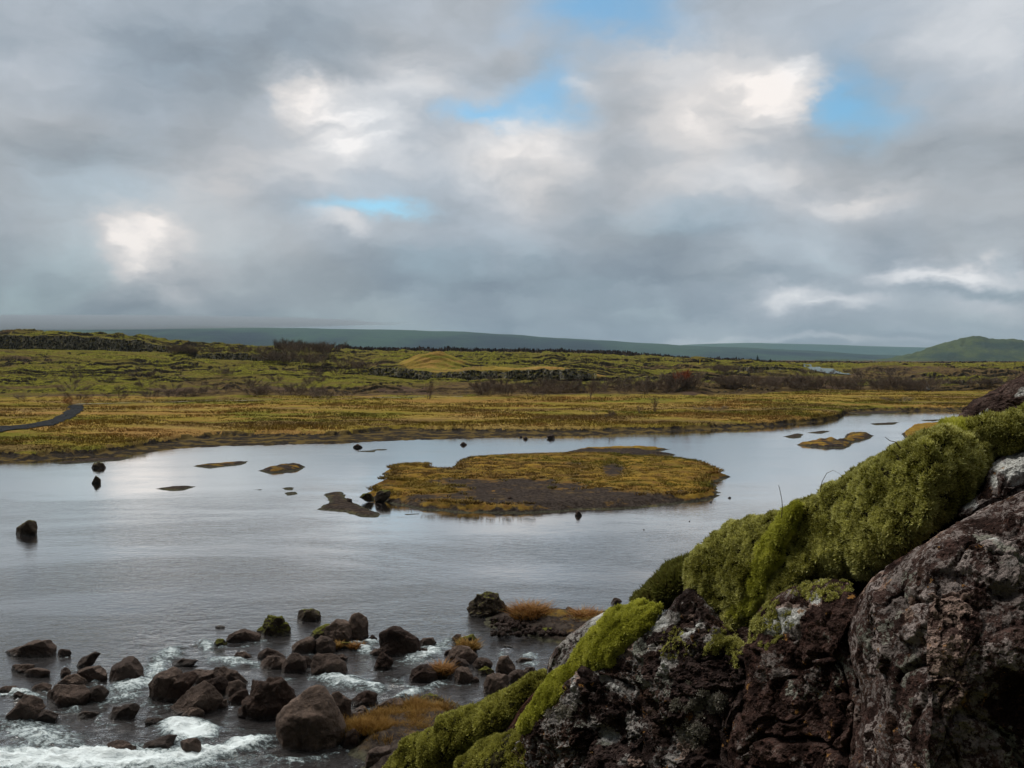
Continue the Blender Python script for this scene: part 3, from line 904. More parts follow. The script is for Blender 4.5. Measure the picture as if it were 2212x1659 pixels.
lava_wall([(975, 832, 828), (1030, 833, 826), (1070, 832, 829)], 226, 4, 'tiny dark lava ledge in the moss below the long wall', 18.6)


# ------------------------------------------------------------------ path and road laid on the land
def strip(name, left, right, label, mat, n=70, lift=.05, kind='structure'):
    L = np.array([hit(*p) for p in left])
    R = np.array([hit(*p) for p in right])
    t = np.linspace(0, 1, n)
    def rs(P):
        s = np.linspace(0, 1, len(P))
        return np.stack([np.interp(t, s, P[:, k]) for k in range(2)], -1)
    a, b = rs(L), rs(R)
    w = np.linspace(0, 1, 10)
    G = a[:, None] * (1 - w)[None, :, None] + b[:, None] * w[None, :, None]
    G = G + (.45 * np.stack([fbm(G[..., 0] * .8, G[..., 1] * .8, 1.2, 3)] * 2, -1))
    z = land(G[..., 0], G[..., 1]) + lift
    V = np.concatenate([G, z[..., None]], -1).reshape(-1, 3)
    o = mk(name, V, grid_faces(n, len(w)), mat)
    tag(o, label, None, None, kind)
    return o


M_PATH = mat_plain('path gravel', (.020, .021, .023), .95, .3, .8)
M_ROAD = mat_plain('road surface', (.13, .165, .18), .8, .12, .2)
strip('path', [(-160, 936), (-60, 927), (0, 923), (60, 918), (105, 909), (135, 896), (148, 884), (150, 876)],
      [(-160, 955), (-60, 942), (0, 935), (60, 928), (120, 919), (155, 905), (172, 893), (183, 876)], 'dark gravel path curving through the grass at the left', M_PATH, 90, .12)
strip('road', [(1736, 790), (1748, 798), (1758, 803), (1775, 806)], [(1752, 790), (1775, 796), (1810, 804), (1840, 811)], 'short stretch of pale road on the rise at the right', M_ROAD, 40, .35)
strip('path', [(150, 874.5), (300, 870), (450, 866.5), (600, 863), (800, 860), (1000, 858)], [(150, 876), (300, 871), (450, 867.5), (600, 864), (800, 861), (1000, 859)],
      'faint pale track running along the foot of the lava field', mat_plain('track', (.19, .17, .12), .95, .3, .5), 160, .12)


# ------------------------------------------------------------------ bare shrubs and trees
rng = np.random.default_rng(7)


def ribbons(P0, P1, w0, w1):
    """crossed flat strips from P0 to P1"""
    n = len(P0)
    d = P1 - P0
    side = np.cross(d, rng.normal(size=(n, 3)))
    side /= np.linalg.norm(side, axis=1, keepdims=True) + 1e-9
    V = np.stack([P0 - side * w0, P0 + side * w0, P1 + side * w1, P1 - side * w1], 1).reshape(-1, 3)
    return V, np.arange(4 * n).reshape(-1, 4)


def shrub_mesh(seed, mat, spread=1.0, wide=1.0, ntw=170, name='shrub'):
    """unit-height leafless birch scrub: stems rising from the base, forking twigs"""
    global rng
    rng = np.random.default_rng(seed)
    A, B, w0, w1 = [], [], [], []
    ns = 7
    for s in range(ns):
        a = rng.uniform(0, 2 * math.pi)
        base = np.array([math.cos(a), math.sin(a), 0]) * rng.uniform(0, .28) * spread
        tip = base + np.array([math.cos(a) * rng.uniform(.1, .55) * spread, math.sin(a) * rng.uniform(.1, .55) * spread, rng.uniform(.5, .8)])
        mid = base * .6 + tip * .4 + rng.normal(size=3) * .04
        for p, q, u, v in ((base, mid, .011, .008), (mid, tip, .008, .004)):
            A.append(p); B.append(q); w0.append(u * wide); w1.append(v * wide)
        for k in range(ntw // ns):
            t = rng.uniform(.25, 1)
            p = (mid * (1 - (t - .25) / .75) + tip * (t - .25) / .75)
            d = rng.normal(size=3) * .55 + (p - base) * .6 + np.array([0, 0, .55])
            d /= np.linalg.norm(d)
            q = p + d * rng.uniform(.12, .34)
            q[2] = min(q[2], 1.0 + rng.uniform(-.08, .04))
            A.append(p); B.append(q); w0.append(.0042 * wide); w1.append(.002 * wide)
            for _ in range(2):
                p2 = p * .5 + q * .5
                q2 = q + rng.normal(size=3) * .10
                A.append(p2); B.append(q2); w0.append(.003 * wide); w1.append(.0012 * wide)
    V, F = ribbons(np.array(A), np.array(B), np.array(w0)[:, None], np.array(w1)[:, None])
    o = mk(name, V, F, mat)
    return o


def mat_bark(name, a, b):
    m, T = newmat(name)
    r = T.n('ShaderNodeObjectInfo').outputs['Random']
    c = T.mix(r, a, b)
    c = T.mix(T.ss(T.noise(objc(T), 6.0, 3, .6), .4, .65), c, T.mix(1.0, c, (1.7, 1.5, 1.4), 'MULTIPLY'))
    finish(T, c, .9, None, spec=.15)
    return m


M_BARK = mat_bark('birch twigs', (.088, .070, .056), (.125, .100, .076))
M_RED = mat_bark('red twigs', (.20, .07, .04), (.24, .09, .05))
M_OCH = mat_bark('ochre twigs', (.22, .13, .05), (.26, .16, .06))
PROT = [shrub_mesh(s, M_BARK, 1.5, 1.35, 340) for s in (11, 12, 13, 14)]
PRED = shrub_mesh(21, M_RED, 1.2, 3.0)
POCH = shrub_mesh(22, M_OCH, 1.6, 3.0)
PTHIN = shrub_mesh(31, mat_bark('thin twigs', (.10, .075, .065), (.13, .10, .08)), .5, 1.5, 90)
_used = set()


def put_shrub(proto, p, h, wx_, label, group=None, name='birch_shrub', cat='shrub', rz=None):
    if proto.name in _used:
        o = proto.copy()
        COL.objects.link(o)
    else:
        o = proto
        _used.add(proto.name)
    o.name = name
    _used.add(o.name)
    for k_ in list(o.keys()):
        if k_ in ('group',):
            del o[k_]
    o.location = (p[0], p[1], p[2] - .06 * h)
    o.scale = (h * wx_, h * wx_, h)
    o.rotation_euler = (0, 0, rng.uniform(0, 6.28) if rz is None else rz)
    tag(o, label, cat, group)
    return o


ORD = ['leftmost', 'second', 'third', 'fourth', 'fifth', 'sixth', 'seventh', 'eighth', 'ninth', 'tenth', 'eleventh', 'twelfth', 'thirteenth', 'fourteenth', 'fifteenth', 'sixteenth', 'seventeenth',
       'eighteenth', 'nineteenth', 'twentieth']
TENS = {2: 'twenty', 3: 'thirty', 4: 'forty', 5: 'fifty', 6: 'sixty', 7: 'seventy', 8: 'eighty'}
TENTH = {3: 'thirtieth', 4: 'fortieth', 5: 'fiftieth', 6: 'sixtieth', 7: 'seventieth', 8: 'eightieth'}


def ordinal(i):
    if i < 20:
        return ORD[i]
    k = i + 1
    if k % 10 == 0:
        return TENTH[k // 10]
    return TENS[k // 10] + '-' + (['first'] + ORD[1:9])[k % 10 - 1]


def belt(n, x0, x1, y0, y1, h0, h1, label, group, protos=None, w=1.0, cond=None):
    protos = protos or PROT
    made = []
    for i in range(n):
        u = rng.uniform()
        px = x0 + (x1 - x0) * u
        py = (y0[0] * (1 - u) + y0[1] * u) + rng.uniform() * ((y1[0] - y0[0]) * (1 - u) + (y1[1] - y0[1]) * u)
        p = hit(px, py)
        h_ = rng.uniform(h0, h1)
        made.append((p[0] / p[1], h_, put_shrub(protos[rng.integers(len(protos))], p, h_, w * rng.uniform(.8, 1.2), label, group)))
    made.sort(key=lambda t: t[0])
    for i, (_, h_, o) in enumerate(made):
        size = 'tall ' if h_ > h0 * .35 + h1 * .65 else ('short ' if h_ < h0 * .7 + h1 * .3 else '')
        o['label'] = size + label % (ordinal(i) + (' from left' if i else ''))


rng = np.random.default_rng(5)
belt(80, 1455, 2010, (828, 838), (842, 848), 2.4, 4.0, 'purple-brown birch shrub, %s in the right thicket', 'birch shrubs of the right thicket', w=1.1)
belt(66, 1035, 1470, (838, 836), (860, 850), 1.6, 3.0, 'bare birch shrub, %s below the long central wall', 'birch shrubs below the central wall', w=1.1)
belt(18, 565, 800, (770, 800), (782, 810), 3.2, 4.6, 'brown birch shrub, %s on the slope west of the central wall', 'birch shrubs left of the central wall', w=1.2)
belt(20, 610, 720, (757, 762), (766, 772), 4.2, 6.2, 'bare skyline birch, %s in the clump beside the round tree', 'skyline birches left of centre')
belt(26, 350, 585, (757, 759), (770, 768), 2.2, 3.8, 'low bare ridge shrub, %s beyond the left lava wall', 'ridge shrubs on the left')
belt(30, 150, 800, (846, 843), (866, 858), 1.2, 2.2, 'low brown shrub, %s along the foot of the left moss slope', 'low shrubs at the foot of the moss slope', w=1.5)
belt(18, 2020, 2290, (832, 834), (838, 838), 2.0, 3.2, 'bare shrub, %s before the right lava wall', 'shrubs before the right wall', w=1.2)
belt(20, 1480, 1950, (800, 804), (812, 818), 2.0, 3.2, 'bare shrub, %s on the moss rise above the thicket', 'shrubs above the right thicket', w=1.3)
belt(20, 100, 760, (795, 800), (838, 838), 1.3, 2.4, 'small brown shrub, %s scattered on the left moss slope', 'scattered shrubs on the moss slope', w=1.6)
put_shrub(PROT[0], hit(600, 762), 6.4, .62, 'round-crowned bare tree standing highest on the left skyline', name='birch_tree', cat='tree')
put_shrub(PRED, hit(1463, 836), 4.6, .8, 'rust-red bare shrub at the left end of the right thicket')
put_shrub(POCH, hit(160, 876), 1.7, 2.2, 'orange-brown bush beside the bend of the gravel path')
put_shrub(PTHIN, hit(1412, 892), 3.2, .8, 'thin leafless sapling alone on the grass flat', name='birch_sapling', cat='sapling')
put_shrub(PTHIN, hit(1382, 893), 1.5, 1.0, 'short twiggy shrub left of the thin sapling on the grass flat', name='birch_sapling', cat='sapling')
put_shrub(PROT[1], hit(1310, 902), 1.3, 1.5, 'low round bare bush on the grass flat above the island')
put_shrub(PROT[2], hit(1535, 888), 1.0, 3.2, 'wide flat brown bush on the right grass flat')
put_shrub(PROT[3], hit(1945, 868), 1.0, 4.0, 'long low brown bush at the far right of the grass flat')
put_shrub(PROT[1], hit(700, 862), 2.2, 1.9, 'broad rounded grey-brown bush beside the pale track')
put_shrub(PTHIN, hit(926, 862), 4.2, .8, 'pale-stemmed young birch left of centre beside the track', name='birch_sapling', cat='sapling')
put_shrub(PTHIN, hit(1274, 862), 4.2, .7, 'pale-stemmed young birch right of centre below the wall', name='birch_sapling', cat='sapling')
put_shrub(PROT[3], hit(60, 864), 1.3, 2.5, 'low purple-brown bush left of the orange-brown one')
for q in (PRED, POCH):
    if 'label' not in q:
        bpy.data.objects.remove(q)

# the brown birch wood along the horizon: one mass
M_WOOD = mat_bark('far wood twigs', (.052, .038, .032), (.052, .038, .032))
n = 26000
pxw = rng.uniform(640, 2600, n)
Yw = rng.uniform(560, 1350, n) ** 1.0
keep = (Yw > np.interp(pxw, [600, 1000, 1400, 1700, 2000, 2300], [640, 700, 760, 820, 840, 860]) + 130 * pn(pxw * .02, Yw * .01, .5))
pxw, Yw = pxw[keep], Yw[keep]
Xw = (pxw - CX) / FP * Yw
zw = land(Xw, Yw)
n = len(Xw)
kk = 5
hgt = rng.uniform(2.6, 4.8, n) * np.interp(pxw, [1300, 1900], [1, .42]) * (1 + .5 * pn(Xw * .02, Yw * .02, 1.5))
P0 = np.repeat(np.stack([Xw, Yw, zw - .2], -1), kk, 0) + rng.normal(size=(n * kk, 3)) * (1.3, 1.3, 0)
P1 = P0 + np.stack([rng.normal(size=n * kk) * .8, rng.normal(size=n * kk) * .8, np.repeat(hgt, kk) * rng.uniform(.6, 1.1, n * kk)], -1)
V_, F_ = ribbons(P0, P1, .9, .45)
tag(mk('birch_wood', V_, F_, M_WOOD), 'dark brown belt of bare woodland along the horizon', 'woodland', None, 'stuff')


# small conifers
def conifer(p, h, label, group):
    m = conifer.m
    A, T_ = [], []
    V, F = [], []
    nl = 9
    for i in range(nl):
        t = i / nl
        z0 = .08 + .86 * t
        r = .34 * (1 - t) ** .9 + .03
        for k in range(8):
            a = k / 8 * 6.283 + i * .7 + rng.uniform(-.2, .2)
            rr = r * rng.uniform(.75, 1.2)
            b = len(V)
            V += [(0, 0, z0 + .09), (math.cos(a - .3) * rr * .6, math.sin(a - .3) * rr * .6, z0 + .01), (math.cos(a) * rr, math.sin(a) * rr, z0 - .04),
                  (math.cos(a + .3) * rr * .6, math.sin(a + .3) * rr * .6, z0 + .01)]
            F.append((b, b + 1, b + 2, b + 3))
    root = bpy.data.objects.new('spruce_tree', None)
    COL.objects.link(root)
    root.location = p
    root.scale = (h, h, h)
    crown = mk('crown', V, F, m, smooth=False, parent=root)
    tv, tf = [], []
    for k in range(6):
        a = k / 6 * 6.283
        tv += [(math.cos(a) * .03, math.sin(a) * .03, -.05), (math.cos(a) * .008, math.sin(a) * .008, .95)]
    for k in range(6):
        j = (k + 1) % 6
        tf.append((2 * k, 2 * j, 2 * j + 1, 2 * k + 1))
    trunk = mk('trunk', tv, tf, conifer.mt, parent=root)
    tag(root, label, 'spruce', group)
    return root


conifer.m = mat_plain('spruce needles', (.014, .024, .014))
conifer.mt = mat_plain('spruce bark', (.05, .035, .025))
con0 = conifer((0, 0, 0), 1, 'small dark spruce in the group on the right skyline', 'dark spruces on the right skyline')
spots = [(1604, 5), (1622, 6), (1636, 8.5), (1650, 4.5), (1664, 8), (1676, 4), (1694, 6.5), (1703, 5), (1713, 7), (1721, 6.5), (1730, 5), (1585, 4), (1746, 4)]
for i, (px_, h_) in enumerate(spots):
    if i == 0:
        o = con0
    else:
        o = con0.copy()
        COL.objects.link(o)
        for ch in con0.children:
            c_ = ch.copy()
            COL.objects.link(c_)
            c_.parent = o
    Yc = 560.0
    X_ = (px_ - CX) / FP * Yc
    o.location = (X_, Yc, float(land(np.array([X_]), np.array([Yc]))[0]) - .2)
    o.scale = (h_, h_, h_)
    o.rotation_euler = (0, 0, i)
    o['label'] = 'small dark spruce, %s in the group on the right skyline' % (ordinal(sorted(q[0] for q in spots).index(px_)) + ('' if px_ == 1585 else ' from left'))

# marker stone and marker post
bm = bmesh.new()
bmesh.ops.create_cone(bm, cap_ends=True, segments=7, radius1=.55, radius2=.12, depth=1.9, matrix=__import__('mathutils').Matrix.Translation((0, 0, .9)))
bmesh.ops.subdivide_edges(bm, edges=bm.edges[:], cuts=3, use_grid_fill=True)
for v in bm.verts:
    nn = float(pn(v.co.x * 3, v.co.y * 3, v.co.z * 3))
    v.co += v.co.normalized() * nn * .15
me = bpy.data.meshes.new('marker_stone'); bm.to_mesh(me); bm.free()
me.materials.append(mat_plain('pale stone', (.42, .42, .40), .9, .2, 3.0))
o = bpy.data.objects.new('marker_stone', me); COL.objects.link(o)
o.location = hit(2005, 842) - np.array([0, 0, .1])
tag(o, 'small pale upright stone before the right lava wall', 'stone')
bm = bmesh.new()
bmesh.ops.create_cone(bm, cap_ends=True, segments=8, radius1=.10, radius2=.09, depth=1.7, matrix=__import__('mathutils').Matrix.Translation((0, 0, .85)))
bmesh.ops.create_cone(bm, cap_ends=True, segments=8, radius1=.17, radius2=.03, depth=.3, matrix=__import__('mathutils').Matrix.Translation((0, 0, 1.82)))
me = bpy.data.meshes.new('marker_post'); bm.to_mesh(me); bm.free()
me.materials.append(mat_plain('yellow paint', (.75, .55, .03), .6, .1))
o = bpy.data.objects.new('marker_post', me); COL.objects.link(o)
o.location = hit(1512, 787)
tag(o, 'tiny yellow marker post on the moss rise above the thicket', 'post')


# ------------------------------------------------------------------ grass: far bank and islands (blades in clumps, one mass)
def mat_grass():
    m, T = newmat('grass blades')
    P = pos(T)
    c = turf(T, P, 1.1)
    c = T.mix(T.attr('tint'), T.mix(1.0, c, (.75, .75, .7), 'MULTIPLY'), T.mix(1.0, c, (1.3, 1.25, 1.2), 'MULTIPLY'))
    finish(T, c, .9, None, spec=.1)
    return m


M_GRASS = mat_grass()


def blades(P, k, h, spread, w, lean=.35, up=1.0):
    n = len(P)
    b = np.repeat(P, k, 0)
    a = rng.uniform(0, 2 * math.pi, n * k)
    r = rng.uniform(0, 1, n * k) ** .5 * np.repeat(np.broadcast_to(spread, (n,)), k)
    b = b + np.stack([np.cos(a) * r, np.sin(a) * r, 0 * r - .01], -1)
    hh_ = np.repeat(np.broadcast_to(h, (n,)), k) * rng.uniform(.5, 1.1, n * k)
    d = np.stack([np.cos(a) * lean * hh_ + rng.normal(size=n * k) * .15 * hh_, np.sin(a) * lean * hh_ + rng.normal(size=n * k) * .15 * hh_, hh_ * up], -1)
    s = rng.normal(size=(n * k, 3)) * (1, .4, .1)
    s = s / (np.linalg.norm(s, axis=1, keepdims=True) + 1e-9) * np.repeat(np.broadcast_to(w, (n,)), k)[:, None]
    mid = b + d * .55
    tip = b + d * 1.0 + np.stack([np.cos(a), np.sin(a), -.25 + 0 * a], -1) * hh_[:, None] * lean * .5
    V = np.stack([b - s, b + s, mid + s * .7, mid - s * .7, tip], 1).reshape(-1, 3)
    i = np.arange(n * k)[:, None] * 5
    F = np.concatenate([i + [0, 1, 2, 3], i + [3, 2, 4, 4]], 0)
    Ft = np.concatenate([i + [0, 1, 2], i + [0, 2, 3], i + [3, 2, 4]], 0)
    tint = np.repeat(np.repeat(rng.uniform(0, 1, n), k), 5)
    tp = np.tile([0, 0, .5, .5, 1.0], n * k)
    return V, Ft, tint, tp


n = 55000
pxq = rng.uniform(-250, 2350, n)
Yq = np.interp(pxq, SHORE[:, 0], SH_Y) + rng.uniform(0, 1, n) ** 1.6 * 95
Xq = (pxq - CX) / FP * Yq
hq, zq = land(Xq, Yq, True)
pyq = HZ + FP * (CAMZ - hq) / Yq
PATHP = [(-160, 930), (-60, 923), (0, 920), (60, 915), (105, 905), (135, 893), (146, 882), (148, 874), (185, 874), (182, 884), (172, 895), (155, 907), (120, 921), (60, 930), (0, 938), (-60, 945), (-160, 960)]
ok = (zq[:, 0] < .3) & (zq[:, 1] > .6) & (hq > .55) & (seg_dist(pxq, pyq, PATHP) < 0)
Pq = np.stack([Xq, Yq, hq], -1)[ok]
hb_ = np.clip(.20 + .45 * fbm(Pq[:, 0] * .05, Pq[:, 1] * .12, 1.1, 4, .7), .03, .6)
V_, F_, ti, tp = blades(Pq, 5, hb_, .45, .04, .45)
tag(mk('grass', V_, F_, M_GRASS, {'tint': ti, 'tip': tp}, smooth=False), 'ochre autumn grass covering the flat far bank', 'grass', None, 'stuff')
# island turf
n = 30000
lo, hi_ = ISLW.min(0), ISLW.max(0)
X_, Y_ = rng.uniform(lo[0], hi_[0], n), rng.uniform(lo[1], hi_[1], n)
sdq = seg_dist(X_, Y_, ISLW)
g_ = g_main(X_, Y_, sdq) + .5 * fbm(X_ * .9, Y_ * .9, 2.2, 3)
ok = (sdq > .5) & (g_ > .55)
X_, Y_ = X_[ok], Y_[ok]
V_, F_, ti, tp = blades(np.stack([X_, Y_, np.full(len(X_), .50)], -1), 5, .22, .25, .03, .5)
tag(mk('grass', V_, F_, M_GRASS, {'tint': ti, 'tip': tp}, smooth=False), 'ochre and olive grass on the large island', 'grass', None, 'stuff')


# ------------------------------------------------------------------ boulders
MB = {'d': mat_boulder('dark basalt'), 'g': mat_boulder('mossy basalt', (.050, .040, .030), .9), 'l': mat_boulder('dry grey basalt', (.092, .070, .060)),
      'r': mat_boulder('rough dark basalt', (.038, .026, .022)), 'm': mat_boulder('slightly mossy basalt', (.062, .050, .038), .35), 's': mat_boulder('wet low rock', (.042, .034, .031))}
_ico = {}


def ico(sub):
    if sub not in _ico:
        b = bmesh.new()
        bmesh.ops.create_icosphere(b, subdivisions=sub, radius=1)
        b.verts.ensure_lookup_table()
        _ico[sub] = (np.array([v.co[:] for v in b.verts]), np.array([[v.index for v in f.verts] for f in b.faces]))
        b.free()
    return _ico[sub]


REG = {1: (0.0, 1400.0, 3.403), 2: (600.0, 1400.0, 3.403), 3: (1050.0, 1300.0, 2.885), 5: (0.0, 1050.0, 3.539), 6: (700.0, 1070.0, 3.687), 7: (1250.0, 1070.0, 3.687), 8: (1200.0, 780.0, 3.403)}


def P2(reg, pts):
    ox, oy, s = REG[reg]
    a = np.array(pts, float)
    return np.stack([(a[:, 0] / s + ox) * .8848, (a[:, 1] / s + oy) * .8848], -1)


def boulder(reg, pts, label, mat='d', rough=.038, dep=.42, ridge_pts=None, name='boulder', cat='boulder', group='dark boulders in the rapids', z0=0.0, seed=None, soft=90.0, deeper=.45):
    P = P2(reg, pts)
    sd_ = seed if seed is not None else int(abs(P.sum()) * 7) % 9973
    R = np.random.default_rng(sd_)
    base = P[:, 1].max()
    Db = (z0 - CAMZ) / float(ray(P[:, 0].mean(), base)[2])
    wpx = P[:, 0].max() - P[:, 0].min()
    wid = wpx / FP * Db
    hpx = base - P[:, 1].min()
    hgt = hpx / FP * Db
    d = max(dep * wid, .35 * hgt)
    Yc = Db + d * .55
    c = P.mean(0)
    pts3 = list(at(P[:, 0], P[:, 1], Yc))
    for f_, dd in ((.82, -.45), (.80, .55), (.45, .9)):
        Q = c + (P - c) * f_ * R.uniform(.86, 1.06, (len(P), 1))
        q3 = at(Q[:, 0], Q[:, 1], Yc + dd * d)
        pts3 += list(q3)
    if ridge_pts is not None:
        Q = P2(reg, ridge_pts)
        pts3 += list(at(Q[:, 0], Q[:, 1], Yc - d * .62))
    low = P[P[:, 1] > base - .35 * hpx]
    for f_, dd in ((1.0, 0), (.85, -.55), (.85, .6)):
        Q = c + (low - c) * f_
        q3 = at(Q[:, 0], Q[:, 1], Yc + dd * d)
        q3[:, 2] = z0 - deeper * max(.35, hgt)
        pts3 += list(q3)
    pts3 = np.array(pts3)
    b = bmesh.new()
    for p in pts3:
        b.verts.new(p)
    res = bmesh.ops.convex_hull(b, input=b.verts[:])
    b.normal_update()
    cen = (pts3.max(0) + pts3.min(0)) / 2
    pl = []
    for f in b.faces:
        n_ = np.array(f.normal)
        d_ = float(n_ @ (np.array(f.verts[0].co) - cen))
        if d_ < 0:
            n_, d_ = -n_, -d_
        if f.calc_area() > 1e-5:
            pl.append((*n_, d_))
    b.free()
    pl = np.array(pl)
    uniq = []
    for q in pl:
        if not any((q[:3] @ u[:3] > .995) and abs(q[3] - u[3]) < .03 * wid for u in uniq):
            uniq.append(q)
    pl = np.array(uniq)
    cenr = pts3 - cen
    for _ in range(16):
        n_ = R.normal(size=3) * (1, .8, 1) + np.array([0, -.9, .45])
        n_ /= np.linalg.norm(n_)
        if n_[1] > -.25:
            continue
        pl = np.concatenate([pl, [[*n_, float((cenr @ n_).max()) * R.uniform(.66, .91)]]])
    S, F = ico(5 if wpx < 60 else 6)
    if wpx < 25:
        S, F = ico(4)
    size = np.array([wid, 2 * d, max(hgt, .3)])
    dirs = S * size
    dirs = dirs / np.linalg.norm(dirs, axis=1, keepdims=True)
    q = np.maximum(dirs @ pl[:, :3].T / np.maximum(pl[:, 3], 1e-3), 1e-4)
    r = np.sum(q ** soft, 1) ** (-1 / soft) * 1.07
    V = dirs * r[:, None]
    L = (wid + hgt) / 2
    o3 = R.uniform(0, 50, 3)
    s3 = V / L
    nn = fbm(s3[:, 0] * 2.2 + o3[0], s3[:, 1] * 2.2 + o3[1], s3[:, 2] * 2.2 + o3[2], 6, .55)
    rg = ridge(s3[:, 0] * 3.4 + o3[0], s3[:, 1] * 3.4 + o3[1], s3[:, 2] * 3.4 + o3[2], 4, .5)
    fl = fbm(s3[:, 0] * 1.6 + o3[1], s3[:, 1] * 1.6 + o3[2], s3[:, 2] * 1.6 + o3[0], 2)
    cut = (sstep(-.015, .015, fl) - .5) * .55 + (sstep(.16, .19, fl)) * .4
    V = V + dirs * (L * rough * (1.35 * nn - .55 * np.maximum(rg - .9, 0) + cut))[:, None]
    o = mk(name, V, F, MB[mat])
    o.location = cen
    tag(o, label, cat, group)
    return o, cen, wid, hgt


